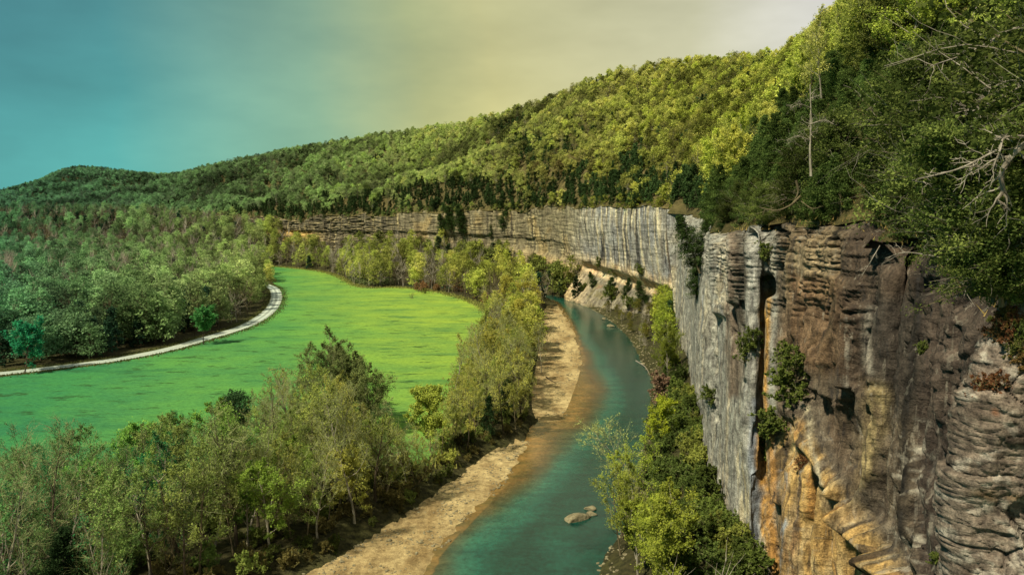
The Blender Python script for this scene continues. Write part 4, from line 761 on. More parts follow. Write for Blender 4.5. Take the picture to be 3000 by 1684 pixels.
# ------------------------------------------------------------------ vegetation: valley floor
def valley_points(x0, x1, y0, y1, step, R):
    gx, gy = np.meshgrid(np.arange(x0, x1, step), np.arange(y0, y1, step)); p = np.stack([gx.ravel(), gy.ravel()], 1)+R.uniform(-.5, .5, (gx.size, 2))*step*.95; return p
def plant_valley():
    R = np.random.default_rng(5)
    def prep(p):
        I = ground_info(p); z = ground_z(p, I); px, py, f = proj(p[:, 0], p[:, 1], z); dm = seg_dist(p, MEADs, True)[0]; dm[inside(p, MEADs)] *= -1
        rd = seg_dist(p, ROADC)[0]; ok = ~I['inr'] & ~I['grav'] & (dm > -1) & (rd > 7) & ~(I['behind']) & (np.minimum(I['dR'], I['dL']) > 1.5) & (I['dg'] > 2.0) & (I['dc'] > 2)
        return p, z, px, py, I, dm, rd, ok
    A = valley_points(-330, 100, 30, 470, 4.6, R); p, z, px, py, I, dm, rd, ok = prep(A); d = np.hypot(p[:, 0], p[:, 1]); right = I['dR'] < I['dL']
    # near woods: between the meadow and the river, and the talus under the cliff
    road_line = np.interp(px, ROADC_PX[0], ROADC_PX[1])
    ok1 = ok & (d < 480) & (px > -60) & (py < 800) & (right | (px > 262) | (py > 380)) & (~((~right) & (d > 330) & (px < 440)))
    ok1 &= ~((py < road_line+3) & (px < 262))
    th = np.where(right, .78, .92); th = np.where(right & (px < 640) & (py < 345), .5, th); ok1 &= R.uniform(size=len(px)) < th
    ok1 &= ~(right & (d < 240) & (I['dc'] < 1.5))
    pxp = P(238, 488, 3.0); ok1 &= ~((np.hypot(p[:, 0]-pxp[0], p[:, 1]-pxp[1]) < 6))
    idx = np.where(ok1)[0]; cnt = {}
    for i in idx:
        lush = right[i]; dL = min(I['dL'][i], I['dg'][i]); u = R.uniform()
        if lush: kd = 'leafy' if u < (.62 if d[i] < 200 else .45) else ('shrub' if u < .72 else ('cedar' if u < .86 and px[i] > 660 or u < .78 else ('bare' if u > .95 else 'budding')))
        else: kd = 'budding' if u < .44 else ('bare' if u < .76 else ('leafy' if u < .85 else ('cedar' if u < .87 else 'shrub')))
        if dm[i] < 4 and not lush: kd = 'shrub' if u < .35 else ('bare' if u < .75 else 'budding')
        if d[i] > 330 and kd in ('bare',): kd = 'budding'
        t = np.clip(px[i]/560, 0, 1.2)
        if kd == 'cedar': c = np.array((.036, .070, .026))*R.uniform(.7, 1.4)
        elif lush: c = np.array((.265, .320, .045))*R.uniform(.55, 1.30)*(1, R.uniform(.9, 1.05), 1)*(1 if kd != 'shrub' else .8)
        else:
            c = np.array((.090, .210, .066))*(1-t)+np.array((.420, .420, .075))*t; c = c*R.uniform(.6, 1.35); c[0] *= R.uniform(.85, 1.2)
            if kd == 'leafy': c *= (.9, 1.25, .9)
            if px[i] < 250 and R.uniform() < .25: c = np.array((.045, .200, .070))*R.uniform(.6, 1.1)
            if py[i] > 330 and px[i] > 440: c *= 1.05
        s = R.uniform(.72, 1.18)*(1.08 if lush else 1.14); s *= 1-.25*(dm[i] < 10)*(not lush)
        if lush and I['dR'][i] < 9: s *= .85
        if lush and px[i] < 660 and d[i] > 300: s *= .5; c = c*(.55, .5, .6)+(.03, .015, .01)
        if kd == 'shrub': s *= 1.15
        usemid = d[i] > 300 and kd in MID; pr = (MID if usemid else NEAR)[kd]; k = int(R.integers(0, len(pr))); cc = tuple(np.clip(c, .006, .4)); rz = R.uniform(0, 6.28)
        cnt[kd] = cnt.get(kd, 0)+1
        if lush and d[i] < 260 and I['dc'][i] < 13:
            kd = 'shrub' if R.uniform() < .8 else 'cedar'; usemid = False; k = int(R.integers(0, len(NEAR[kd]))); s = R.uniform(.9, 1.5) if kd == 'shrub' else R.uniform(.35, .6); cc = tuple(np.array((.085, .12, .03))*R.uniform(.5, 1.6))
        cand(kd, 'mid' if usemid else 'near', k, (p[i, 0], p[i, 1], z[i]), (s, s*R.uniform(.9, 1.15)), rz, cc, px[i], py[i]-15, '', 'under the cliff' if lush else 'by the river', 'plants under the cliff' if lush else 'plants of the riverside woods', 'riverside')
    print('near valley', len(idx), cnt)
    # woods west of the road and the belt between the meadow and the far cliff
    A = valley_points(-1250, 120, 260, 1320, 7.6, R); p, z, px, py, I, dm, rd, ok = prep(A); d = np.hypot(p[:, 0], p[:, 1]); right = I['dR'] < I['dL']; road_line = np.interp(px, ROADC_PX[0], ROADC_PX[1])
    west = (px < 264) & (py < road_line-2) | (p[:, 1] > 780); north = (d > 330) & (px >= 262) & (dm > 0)
    ok2 = ok & (px > -60) & (px < 575) & (west | north) & ~(right & (d < 480)) & ~((px > 440) & (d < 480)) & (rd > 9); ok2 &= R.uniform(size=len(px)) < .93
    idx = np.where(ok2)[0]; P_ = p[idx]; z = z[idx]; px = px[idx]; py = py[idx]; d = d[idx]; dm = dm[idx]; rd = rd[idx]; dr = I['dR'][idx]; n = len(idx)
    u = R.uniform(size=n); patch = fbm(P_[:, 0]/45, P_[:, 1]/45, 5, 3); evp = .10+.45*sstep(.2, .6, patch)*(px < 262)+.40*(rd < 26)*(px < 215)+.4*np.exp(-(((px-40)/70)**2+((py-222)/16)**2)); ev = (u < evp)*(px < 300)+(u < .07)*(px >= 300) > 0
    v = R.uniform(size=n); kind = np.where(ev, 'cedar', np.where(v < .5, 'leafy', 'budding')); tx = np.clip(px/270, 0, 1)[:, None]; tx2 = np.clip((px-262)/260, 0, 1)[:, None]
    c = np.where(px[:, None] < 264, np.array((.090,.220,.105))*(1-tx)+np.array((.250,.320,.100))*tx, np.array((.270,.330,.075))*(1-tx2)+np.array((.360,.400,.075))*tx2)*np.clip(1+.38*R.normal(size=n)+.5*fbm(P_[:, 0]/25, P_[:, 1]/25, 15, 2), .45, 2)[:, None]
    br = (R.uniform(size=n) < .3); c[br] = c[br]*(.95, .88, 1.0); c[ev] = (np.array((.024, .056, .030))*R.uniform(.6, 1.5, (n, 1)))[ev]; c = np.clip(c, .008, .55); h = R.uniform(.72, 1.25, n)*np.where(px > 262, 1.4, 1.42); h = np.where((rd < 14), h*.8, h); rz = R.uniform(0, 6.28, n)
    for i in range(n):
        kd = str(kind[i]); cand(kd, 'mid', int(R.integers(0, len(MID[kd]))), (P_[i, 0], P_[i, 1], z[i]), (h[i], h[i]), rz[i], c[i], px[i], py[i]-8, '', 'behind the road' if px[i] < 262 else 'beyond the meadow', 'trees behind the road' if px[i] < 262 else 'trees beyond the meadow', 'valley')
    print('valley far', n)
_rp = proj(ROADC[:, 0], ROADC[:, 1], 3.5); _m = np.arange(len(ROADC)) < 14*9; ROADC_PX = (_rp[0][_m], _rp[1][_m])
plant_valley()
def tall(mult): return mult
def allocate():
    nm = {'leafy': 'leafy_tree', 'budding': 'budding_tree', 'bare': 'bare_tree', 'cedar': 'cedar_tree', 'shrub': 'shrub'}; spn = {'leafy': 'leafy tree', 'budding': 'budding tree', 'bare': 'bare tree', 'cedar': 'cedar', 'shrub': 'shrub'}
    SETS = {'near': NEAR, 'mid': MID, 'far': FAR}; used = {}
    for kd in nm:
        L = [c for c in CAND if c['kind'] == kd]; L.sort(key=lambda c: -(c['size']+1e6*(-8 < c['px'] < 1032 and -12 < c['py'] < 585)))
        top, rest = L[:290], L[290:]; seen = {(c['level'], c['k']) for c in top}
        for c in list(rest):
            if (c['level'], c['k']) not in seen: seen.add((c['level'], c['k'])); top.append(c); rest.remove(c)
        for c in top:
            pr = SETS[c['level']][kd][c['k']]; hs = c['sc'][1] if isinstance(c['sc'], tuple) else c['sc']
            if c['level'] == 'far': o = place1(nm[kd], pr, *c['pos'], c['sc'], c['rz'], c['col']); obs = [o]
            else: o = place(nm[kd], pr, *c['pos'], c['sc'], c['rz'], c['col']); obs = list(o.children)
            PROTO_OBJ.setdefault((c['level'], kd, c['k']), obs)
            pend(o, c['px'], c['py'], f"{tintname(c['col'], hs*{'shrub': .85}.get(kd, 1))} {spn[kd]} {c['where']}", '', 'shrub' if kd == 'shrub' else 'tree', c['group'])
        G = {}
        for c in rest: G.setdefault((c['level'], c['stuff']), []).append(c)
        for (lv, st), C_ in G.items():
            ks = sorted({c['k'] for c in C_}); protos = [PROTO_OBJ[(lv, kd, k)] for k in range(len(SETS[lv][kd])) if (lv, kd, k) in PROTO_OBJ]
            base = {'leafy': 'forest', 'budding': 'budding_woods', 'bare': 'bare_woods', 'cedar': 'conifers', 'shrub': 'undergrowth'}[kd]; tx = {'leafy': 'dense spring-green trees', 'budding': 'thin budding trees', 'bare': 'bare-twigged trees', 'cedar': 'dark conifers', 'shrub': 'low shrubs'}[kd]
            instancer(f"{st}_{base}", protos, np.array([c['pos'] for c in C_]), np.array([c['rz'] for c in C_]), np.array([(c['sc'][1] if isinstance(c['sc'], tuple) else c['sc']) for c in C_]), np.array([c['col'] for c in C_]),
                f"{tx} massed {dict(hillside='on the hillside', riverside='along the river banks', valley='across the flat valley floor')[st]}{' nearest the lookout' if lv == 'near' and st == 'hillside' else (' by the far bend' if lv == 'mid' and st == 'riverside' else '')}")

# ------------------------------------------------------------------ single things placed one by one
def gz(x, y): return float(ground_z(np.array([[x, y]]))[0])
def on_ground(px, py, z=3.0):
    for _ in range(3): x, y = P(px, py, z); z = gz(x, y)
    return x, y, z
def single(name, proto, pos, sc, col, label, cat='tree', rz=0.0, tilt=(0, 0), group=None):
    o = place(name, proto, *pos, sc, rz, col, tilt); o['label'] = label; o['category'] = cat
    if group: o['group'] = group
    return o
PINE = None
def gen_pine(seed, Ht):
    R = np.random.default_rng(seed); T = MB(); C = MB(); tr = wpath(R, (0, 0, -.5), (.02, 0, 1), Ht+.5, 9, .02); T.tube(tr, .26*(1-.75*np.linspace(0, 1, 10)), 7)
    for i in range(46):
        f = .60+.40*i/46 if i > 7 else .30+.035*i; q = f*9; j = int(min(q, 8)); p = tr[j]+(tr[j+1]-tr[j])*(q-j); az = i*2.4; L = (Ht*.17*math.sin(math.pi*min(1, max(.12, (1.06-f)/.46)))**.7 if i > 7 else 1.2)*R.uniform(.7, 1.15)
        lp = wpath(R, p, (math.cos(az), math.sin(az), .35), L, 4, .12, .08); T.tube(lp, np.linspace(.06, .02, 5), 3)
        if i <= 5: continue
        for k in (2, 3, 3, 4, 4): c = lp[k]+R.normal(size=(30, 3))*.36; C.tris(leaf_tris(R, c, .26, .4, .8), np.clip(.5+R.normal(size=30)*.2, 0, 1), 0)
    return T.mesh('trunk', [B_BROWN]), C.mesh('crown', [M_LEAF, B_BROWN])
x, y, z = on_ground(238, 488); single('pine_tree', gen_pine(5, 20), (x, y, z), 1.0, (.040, .085, .032), 'lone tall pine with a round dark tuft of needles above the left front woods')
x, y, z = on_ground(375, 500); single('bare_tree', NEAR['bare'][0], (x, y, z), (1.05, 1.15), (.16, .17, .06), 'tall forked tree with dark trunk and bare limbs in the middle of the front woods', rz=.6)
x, y, z = on_ground(204, 344); single('leafy_tree', gen_broadleaf(101, 11, .2, 13, .46, .28, (30, 60), leaves=26, lsize=.34, nsub=6, tk=3), (x, y, z), 1.35, (.085, .26, .075), 'small spreading green tree standing alone on the meadow side of the gravel road')
x, y, z = on_ground(24, 373); single('leafy_tree', gen_broadleaf(102, 12, .2, 14, .50, .22, (30, 65), leaves=30, lsize=.34, nsub=6), (x, y, z), 1.35, (.035, .25, .115), 'round teal-green tree standing alone at the road edge on the far left')
x, y, z = on_ground(546, 352); single('bare_tree', gen_broadleaf(103, 13, .12, 9, .30, .3, (30, 55), leaves=0, fine=2, bark=B_BROWN, lean=.25), (x, y, z), .8, (.2, .18, .08), 'slim leafless tree leaning over the sand of the upper gravel bar')
x, y, z = on_ground(541, 372); single('bare_tree', NEAR['bare'][1], (x, y, z), (.9, 1.15), (.25, .23, .10), 'pale-barked slender bare tree at the edge of the upper gravel bar')
x, y, z = on_ground(430, 452); single('budding_tree', gen_broadleaf(104, 12, .16, 15, .52, .10, (25, 60), leaves=60, lsize=.24, nsub=6, bark=B_BROWN, fine=1), (x, y, z), 1.15, (.34, .40, .07), 'golden-yellow rounded tree beside the meadow bay in front of the river')
x, y, z = on_ground(640, 492, 1); single('leaning_sycamore', gen_broadleaf(105, 14, .2, 14, .42, .2, (30, 70), leaves=6, lsize=.16, bark=B_PALE, fine=3, lean=-.2), (x+1, y, z), 1.25, (.40, .44, .14), 'pale wispy sycamore leaning from the right bank out over the river', tilt=(0, -.62))
x, y, z = on_ground(662, 450, 3); single('leafy_tree', NEAR['leafy'][1], (x, y, z), 1.1, (.33, .38, .035), 'bright yellow-green bushy tree on the right bank above the leaning sycamore', rz=1.0)
def snag():
    x, y, z = on_ground(185, 566); R = np.random.default_rng(8); e = add('dead_snag', None, label='broken dark dead trunk with pale splintered stubs in the left front woods', cat='dead tree', loc=(x, y, z)); T = MB(); tr = wpath(R, (0, 0, -.5), (-.1, 0, 1), 16, 9, .06); T.tube(tr, np.linspace(.42, .2, 10), 7)
    add('trunk', T.mesh('trunk', [B_DARK]), e); 
    for i, (f, az, L) in enumerate([(6, 0, 2.5), (7, 2.5, 3.2), (8, 4.4, 1.8), (9, 1.0, 2.6), (9, 3.6, 1.6)]):
        B = MB(); lp = wpath(R, tr[f], (math.cos(az), math.sin(az), .6), L, 4, .25); B.tube(lp, np.linspace(.13, .03, 5), 5); add('limb', B.mesh('limb', [B_DEAD if i > 1 else B_DARK]), e)
snag()
for i, (a, b, sc, lb) in enumerate([(241, 482, 1.0, 'upper of two pink-flowering redbud shrubs in the front woods'), (226, 492, .8, 'lower of two pink-flowering redbud shrubs in the front woods'), (664, 402, 1.5, 'dull pinkish redbud on the talus between the river and the grey slab')]):
    x, y, z = on_ground(a, b); single('redbud_shrub', NEAR['shrub'][i % 2], (x, y, z+(2.0 if i < 2 else 0)), 1.5*sc, (.30, .10, .13) if i < 2 else (.20, .13, .085), lb, 'shrub')

# boulders
def rock_mesh(seed, dims, mat, sub=3, name='boulder', wet=0.0):
    import bmesh
    bm = bmesh.new(); bmesh.ops.create_icosphere(bm, subdivisions=sub, radius=1.0); R = np.random.default_rng(seed); co = np.array([v.co for v in bm.verts])
    for _ in range(9):
        n = R.normal(size=3); n /= np.linalg.norm(n); k = R.uniform(.55, .85); dd = co@n; co -= np.maximum(dd-k, 0)[:, None]*n
    co *= (1+.10*fbm(co[:, 0]*2+seed, co[:, 1]*2, co[:, 2]*2, 4))[:, None]; co *= np.array(dims)/2
    for v, c in zip(bm.verts, co): v.co = c
    me = bpy.data.meshes.new(name); bm.to_mesh(me); bm.free(); me.materials.append(mat); me.polygons.foreach_set('use_smooth', np.ones(len(me.polygons), bool)); return me
def mat_boulder():
    m, t = mat_base('boulder_stone'); n = tnoise(t, .9, 7, .65); n2 = tnoise(t, 4, 5, .6); sp = N(t, 'ShaderNodeSeparateXYZ'); t.links.new(N(t, 'ShaderNodeTexCoord').outputs['Object'], sp.inputs[0])
    c = mixc(t, mrange(t, n.outputs[0], .35, .65), (.12, .10, .055), (.27, .24, .145)); c = mixc(t, mrange(t, n2.outputs[0], .5, .65, 0, .6), c, (.10, .085, .06)); finish(t, c, .9, n.outputs[0], .2, 1, .4); return m
M_BOULD = mat_boulder()
for i, (a, b, dims, rz, lb) in enumerate([(577, 519, (6.2, 3.4, 2.4), .5, 'largest flat-topped tan boulder standing in the teal river'), (591, 514, (3.0, 2.0, 1.3), .3, 'lower of two small boulders just right of the big river boulder'), (590, 508.5, (2.8, 2.0, 1.6), -.3, 'upper of two small boulders just right of the big river boulder')]):
    x, y = P(a, b, 0); o = add('boulder', rock_mesh(300+i, dims, M_BOULD), label=lb, cat='boulder', group='boulders in the river', loc=(x, y, dims[2]*.06)); o.rotation_euler = (0.08, -.1, rz)
for i, (a, b, dims, lb) in enumerate([(611, 328, (5, 3.2, 2.2), 'pale slab at the right waterline where the river leaves the far bend'), (604, 320, (4, 2.5, 1.6), 'small pale slab at the waterline upstream of the larger pale slab'), (644, 362, (4, 2, 1.4), 'pale rock lying at the waterline beside the widest teal pool'), (574, 300, (7, 4, 2.6), 'grey block at the waterline beneath the foot of the concave wall'), (586, 305, (6, 4, 2.2), 'low grey block on the shore right of the grey block beneath the wall')]):
    x, y, z = on_ground(a, b, .5); o = add('boulder', rock_mesh(320+i, dims, M_BOULD), label=lb, cat='boulder', group='boulders on the right shore', loc=(x, y, max(z, 0)+dims[2]*.15)); o.rotation_euler = (.1, .1, i*1.3)
def shore_stones():
    R = np.random.default_rng(66); import bmesh; V = []; F = []; n = 0; base = rock_mesh(360, (1, 1, .6), M_BOULD, 1); bv = np.array([v.co for v in base.vertices]); bf = np.array([list(p.vertices) for p in base.polygons])
    p = RR[(RR[:, 1] > 90) & (RR[:, 1] < 560)]
    for i in range(900):
        k = R.integers(0, len(p)-1); q = p[k]+(p[k+1]-p[k])*R.uniform(); q = q+np.array([abs(R.normal())*3.2-.8, R.normal()*1.5]); s = R.uniform(.3, .8)*(1.0+q[1]/500)*R.uniform(.4, 1.2); a = R.uniform(0, 6.28); rot = np.array([[math.cos(a), -math.sin(a), 0], [math.sin(a), math.cos(a), 0], [0, 0, 1]])
        V.append((bv*[s*R.uniform(.8, 1.6), s, s*.9])@rot.T+[q[0], q[1], 0]); F.append(bf+n); n += len(bv)
    V = np.concatenate(V); I = ground_z(V[:, :2]); z0 = np.maximum(I.reshape(-1, len(bv)).mean(1), -.1); V[:, 2] += np.repeat(z0, len(bv)); bpy.data.meshes.remove(base)
    add('shore_stones', np_mesh('shore_stones', V, np.concatenate(F), [M_BOULD]), kind='stuff', label='loose pale stones strewn along the right shore of the river')
shore_stones()
def bar_stones():
    R = np.random.default_rng(67); V = []; F = []; n = 0; base = rock_mesh(361, (1, 1, .6), M_BOULD, 1); bv = np.array([v.co for v in base.vertices]); bf = np.array([list(p.vertices) for p in base.polygons])
    for poly, k in ((GB1s, 1500), (GB2s, 900)):
        lo, hi = poly.min(0), poly.max(0); q = R.uniform(lo, hi, (k*8, 2)); q = q[inside(q, poly)]; q = q[(q[:, 1] > 85)]; w = fbm(q[:, 0]/9, q[:, 1]/9, 5, 3) > -.1; q = q[w][:k]; z = ground_z(q)
        for (x, y), zz in zip(q, z):
            if zz < -.15: continue
            s_ = R.uniform(.16, .5)*(1+y/450)*(1 if R.uniform() < .95 else 1.8); a = R.uniform(0, 6.28); rot = np.array([[math.cos(a), -math.sin(a), 0], [math.sin(a), math.cos(a), 0], [0, 0, 1]]); V.append((bv*[s_*R.uniform(.8, 1.5), s_, s_*.8])@rot.T+[x, y, zz+.05+s_*.1]); F.append(bf+n); n += len(bv)
    bpy.data.meshes.remove(base); add('bar_stones', np_mesh('bar_stones', np.concatenate(V), np.concatenate(F), [M_BOULD]), kind='stuff', label='loose river stones strewn over the two gravel bars')
bar_stones()
def log(name, pts, r, mat, label, cat='log'):
    T = MB(); P_ = catmull(pts, 4); T.tube(P_, np.linspace(r, r*.35, len(P_)), 6); o = add(name, T.mesh(name, [mat]), label=label, cat=cat); return o
def gpt(px, py, h=.3): x, y, z = on_ground(px, py); return (x, y, z+h)
log('fallen_log', [gpt(216, 308, 2.5), gpt(228, 309, 2.2), gpt(240, 311, 1.2)], .35, B_DEAD, 'long pale fallen trunk lying in the woods just inside the road bend')
log('driftwood_log', [gpt(546, 377), gpt(550, 380), gpt(556, 383)], .25, B_DARK, 'dark driftwood log lying on the upper gravel bar')
log('driftwood_log', [gpt(636, 362, .8), gpt(645, 366, .5), gpt(650, 372, .3)], .3, B_DEAD, 'bleached driftwood log on the right shore below the wall')
# thicket that stands in the meadow and dark hedge strips
def thicket():
    R = np.random.default_rng(21); M = MB(); poly = closed_smooth([P(a, b, 3.5) for a, b in [(346, 277), (365, 280.5), (398, 280), (400, 283), (385, 286), (362, 286), (350, 281)]]); lo, hi = poly.min(0), poly.max(0)
    p = R.uniform(lo, hi, (9000, 2)); p = p[inside(p, poly)][:2600]; z = 3.6+R.uniform(0, 1, len(p))**.6*3.2; M.tris(leaf_tris(R, np.column_stack([p, z]), 1.0, .5), R.uniform(.1, .9, len(p)), 0)
    o = add('thicket', M.mesh('thicket', [M_LEAF, B_BROWN]), kind='stuff', label='low dark thicket at the far edge of the meadow'); o.color = (.105, .135, .05, 1)
thicket()
# ------------------------------------------------------------------ right-hand cliff top: cedars, ledge plants, dead wood, dry grass
def wall_point(px, py):
    """survey a point on the near wall: nearest cliff vertex that projects there"""
    me = bpy.data.objects['cliff'].data; return me
_me = [o for o in bpy.data.objects if o.name.startswith('cliff') and o.type == 'MESH']
_WV = []
for o in _me:
    a = np.empty(len(o.data.vertices)*3, np.float32); o.data.vertices.foreach_get('co', a); _WV.append(a.reshape(-1, 3))
_WV = np.concatenate(_WV); _WP = proj(_WV[:, 0], _WV[:, 1], _WV[:, 2])
_HV = HG.reshape(-1, 3); _HP = proj(_HV[:, 0], _HV[:, 1], _HV[:, 2])
def surf(px, py, WV=_WV, WP=_WP, tol=3.0):
    m = np.where((np.abs(WP[0]-px) < tol) & (np.abs(WP[1]-py) < tol))[0]
    if len(m) == 0: d = np.hypot(WP[0]-px, WP[1]-py); return WV[np.argmin(d)]
    return WV[m[np.argmin(WP[2][m])]]
ledge = [(697,262,2.2,'c','dark cedar hanging on the cliff corner at the bay'),(694,290,1.8,'c','lower dark cedar on the cliff corner at the bay'),(700,240,1.6,'c','upper cedar on the cliff corner under the rim'),(743,352,1.3,'s','dark shrub in the cleft of the grey ribs'),(752,346,1.0,'s','small shrub just right of the shrub in the grey cleft'),
 (796,372,1.5,'s','green shrub on the ledge left of the cliff nose'),(788,396,1.3,'s','olive shrub hanging below the ledge left of the cliff nose'),(768,430,1.6,'s','trailing green shrub in the orange gully'),(762,455,1.3,'s','lower trailing shrub in the orange gully'),(800,462,.9,'r','small dark red-brown bush on the yellow rock face'),
 (770,278,1.0,'s','small leafy shrub beside the top of the orange streak'),(766,255,1.1,'s','olive shrub above the orange streak'),(935,555,.4,'s','green bush in the bottom of the dark crevice'),(920,345,.6,'s','tiny leafy plant inside the dark crevice'),(985,375,.55,'r','rusty brown bush on the reddish foreground rock'),(1010,318,.6,'r','upper rusty bush on the reddish foreground rock'),
 (710,402,1.0,'s','small dark shrub at the foot of the grey slab'),(640,275,1.3,'s','shrub on the pale foot of the concave wall'),(592,282,1.1,'c','leftmost cedar bush on the grey apron under the concave wall'),(606,288,1.3,'c','second cedar bush on the grey apron under the concave wall'),(622,293,1.2,'c','third cedar bush on the grey apron under the concave wall'),(581,286,1.0,'s','small shrub at the left tip of the grey apron'),(610,296,1.5,'s','broad shrub low on the grey apron under the wall'),(630,305,1.6,'s','broad shrub right of the broad shrub on the grey apron'),(640,300,1.6,'c','taller cedar on the right of the grey apron under the wall'),(655,303,1.9,'c','rightmost cedar under the concave wall beside the cliff corner'),(598,268,1.3,'s','left shrub on the pale foot of the concave wall'),(612,276,1.2,'s','middle shrub on the pale foot of the concave wall'),(450,228,2.6,'c','tall dark cedar growing before the striped far cliff'),(462,232,2.4,'c','second dark cedar before the striped far cliff'),(440,232,1.8,'c','smaller dark cedar left of the cedars before the far cliff'),(500,226,2.2,'c','dark cedar clinging to the far cliff left of the bay'),(488,236,1.6,'c','low cedar under the cedar clinging to the far cliff'),(722,228,1.0,'c','cedar sprig on the rim above the knobby grey rib')]
for i, (a, b, sc, t, lb) in enumerate(ledge):
    q = surf(a, b); d = math.hypot(q[0], q[1]); pr = {'s': NEAR['shrub'][i % 2], 'r': NEAR['shrub'][1], 'c': NEAR['cedar'][i % 3]}[t]; s = sc*{'s': 1.0, 'r': .8, 'c': .62}[t]*(1.6 if d > 300 else (.9 if d > 100 else .62))
    single('ledge_shrub' if t != 'c' else 'cedar_tree', pr, (q[0]-.2, q[1]-.2, q[2]-(.6 if t != 'c' else 2.0*s)), s, {'s': (.105, .135, .03), 'r': (.16, .075, .035), 'c': (.045, .075, .022)}[t], lb, 'shrub' if t != 'c' else 'tree', rz=i*1.1, tilt=(.0, -.25), group='plants on the cliff face')
for i, (a, b, sc, col, lb) in enumerate([(1004, 322, .5, (.14, .10, .03), 'low tan-green bush on top of the reddish foreground rock'), (1018, 334, .55, (.10, .13, .03), 'green bush at the right edge on the reddish foreground rock'), (996, 338, .4, (.16, .10, .04), 'rusty tuft at the brink of the reddish foreground rock'), (1012, 350, .5, (.11, .12, .03), 'olive bush below the green bush at the right edge'), (1020, 362, .45, (.17, .11, .04), 'lowest rusty bush at the right edge on the foreground rock'), (988, 316, .4, (.12, .14, .03), 'small green bush behind the rusty tufts of the foreground rock')]):
    q = surf(a, b, np.concatenate([_HV, _WV]), [np.concatenate([u, v]) for u, v in zip(_HP, _WP)], 5.0); single('ledge_shrub', NEAR['shrub'][i % 2], (q[0], q[1], q[2]-.1), sc*.34, col, lb, 'shrub', rz=i, group='plants on the cliff face')
def top_cedars():
    R = np.random.default_rng(77); G = HG; pts = []; hp = proj(G[..., 0], G[..., 1], G[..., 2]); dist = np.hypot(G[..., 0], G[..., 1]); ed = np.linalg.norm(G[..., :2]-G[:, :1, :2], axis=2)
    # (px, py of the foot on the slope, size, tint)
    L = [(992, 288, .28), (1004, 296, .26), (1016, 300, .28), (1028, 306, .3), (1022, 318, .24), (1010, 286, .32), (905, 232, .55), (928, 242, .5), (948, 252, .5), (966, 262, .45), (985, 268, .45), (1005, 275, .4), (1022, 270, .45), (915, 218, .8), (940, 222, .8), (965, 232, .75), (990, 238, .7), (1015, 240, .7), (1040, 240, .8), (925, 200, 1.0), (955, 205, 1.0), (985, 210, 1.0), (1012, 212, .9), (1040, 205, 1.1), (780, 212, .55), (762, 214, .5), (748, 212, .6), (735, 213, .55), (722, 214, .5), (900, 180, 1.2), (940, 175, 1.2), (975, 180, 1.2), (1010, 175, 1.2), (835, 190, .9), (800, 196, .8), (1035, 150, 1.2), (1050, 255, .5)]
    for i, (a, b, s) in enumerate(L):
        m = np.where((np.abs(hp[0]-a) < 9) & (np.abs(hp[1]-b) < 9) & (G[..., 1] > 16))
        if len(m[0]) == 0: continue
        j = np.argmin(hp[2][m]); q = G[m[0][j], m[1][j]]; d = math.hypot(q[0], q[1]); c = np.array((.080, .105, .026))*R.uniform(.4, 1.5)*(1.2 if s < .6 else 1)
        o = place('cedar_tree', CEDARS[i % len(CEDARS)], q[0], q[1], q[2]-.3, s*R.uniform(.9, 1.1), R.uniform(0, 6.28), tuple(c), (R.normal()*.12, R.normal()*.12-.08*(s < .6)))
        pend(o, a, b-s*9*FOC/d*.5, f"{tintname(c, s)} cedar on the cliff top", '', 'tree', 'cedars on the near cliff top')
CEDARS = [gen_cedar(201, 12, .42, n=230, spr=5, leaves=26, lsize=.155, top=.35, shape=.55, ragged=.55), gen_cedar(202, 11, .46, n=220, spr=5, leaves=26, lsize=.155, top=.3, shape=.6, ragged=.6), gen_cedar(203, 13, .36, n=240, spr=5, leaves=26, lsize=.155, top=.2, shape=.7, ragged=.5)]
top_cedars()
def ragged_wood(name, start, paths, r, mat, label, twigs, seed, cat='dead tree'):
    """bleached branches: main limbs are given as surveyed points (px, py, distance)"""
    R = np.random.default_rng(seed); o0 = W(*start); e = add(name, None, label=label, cat=cat, loc=tuple(o0))
    for li, (pp, rr) in enumerate(paths):
        T = MB(); p = catmull([W(*q)-o0 for q in pp], 5); T.tube(p, np.linspace(rr, max(rr*.3, .012), len(p)), 6); add('trunk' if li == 0 else 'limb', T.mesh('limb', [mat]), e)
        C = MB(); L = np.linalg.norm(p[-1]-p[0])
        for k in range(twigs):
            f = R.uniform(.15, 1); q = f*(len(p)-1); j = int(min(q, len(p)-2)); b = p[j]+(p[j+1]-p[j])*(q-j); d = (p[j+1]-p[j])/np.linalg.norm(p[j+1]-p[j])+R.normal(size=3)*.75; l = L*R.uniform(.12, .32); w = wpath(R, b, d, l, 6, .28, -.03); C.tube(w, np.linspace(max(.012, rr*.22), .006, 7), 3)
            for _ in range(3): q2 = w[R.integers(2, 6)]; C.tube(wpath(R, q2, (w[-1]-w[0])+R.normal(size=3)*l*.6, l*.45, 4, .3), np.linspace(.010, .004, 5), 3)
        add('twigs', C.mesh('twigs', [mat]), e, kind='stuff')
ragged_wood('dead_tree', (1130, 300, 20), [([(1130, 330, 20), (1110, 230, 20), (1070, 165, 20), (1040, 140, 20), (1022, 146, 20), (1008, 160, 20), (1001, 176, 20), (1003, 190, 20), (996, 200, 20)], .13), ([(1040, 140, 20), (1020, 136, 19.6), (1004, 138, 19.4), (1000, 150, 19), (992, 168, 19)], .045), ([(1003, 146, 20), (985, 156, 19.8), (960, 168, 19.6), (935, 175, 19.4), (912, 180, 19.2)], .035), ([(996, 200, 20), (1004, 204, 19.9), (1010, 210, 19.8)], .04), ([(1003, 188, 20), (1008, 196, 20), (1012, 206, 20)], .035)], .2, B_DEAD, 'twisted pale dead tree with bleached limbs at the right edge of the cliff top', 12, 3)
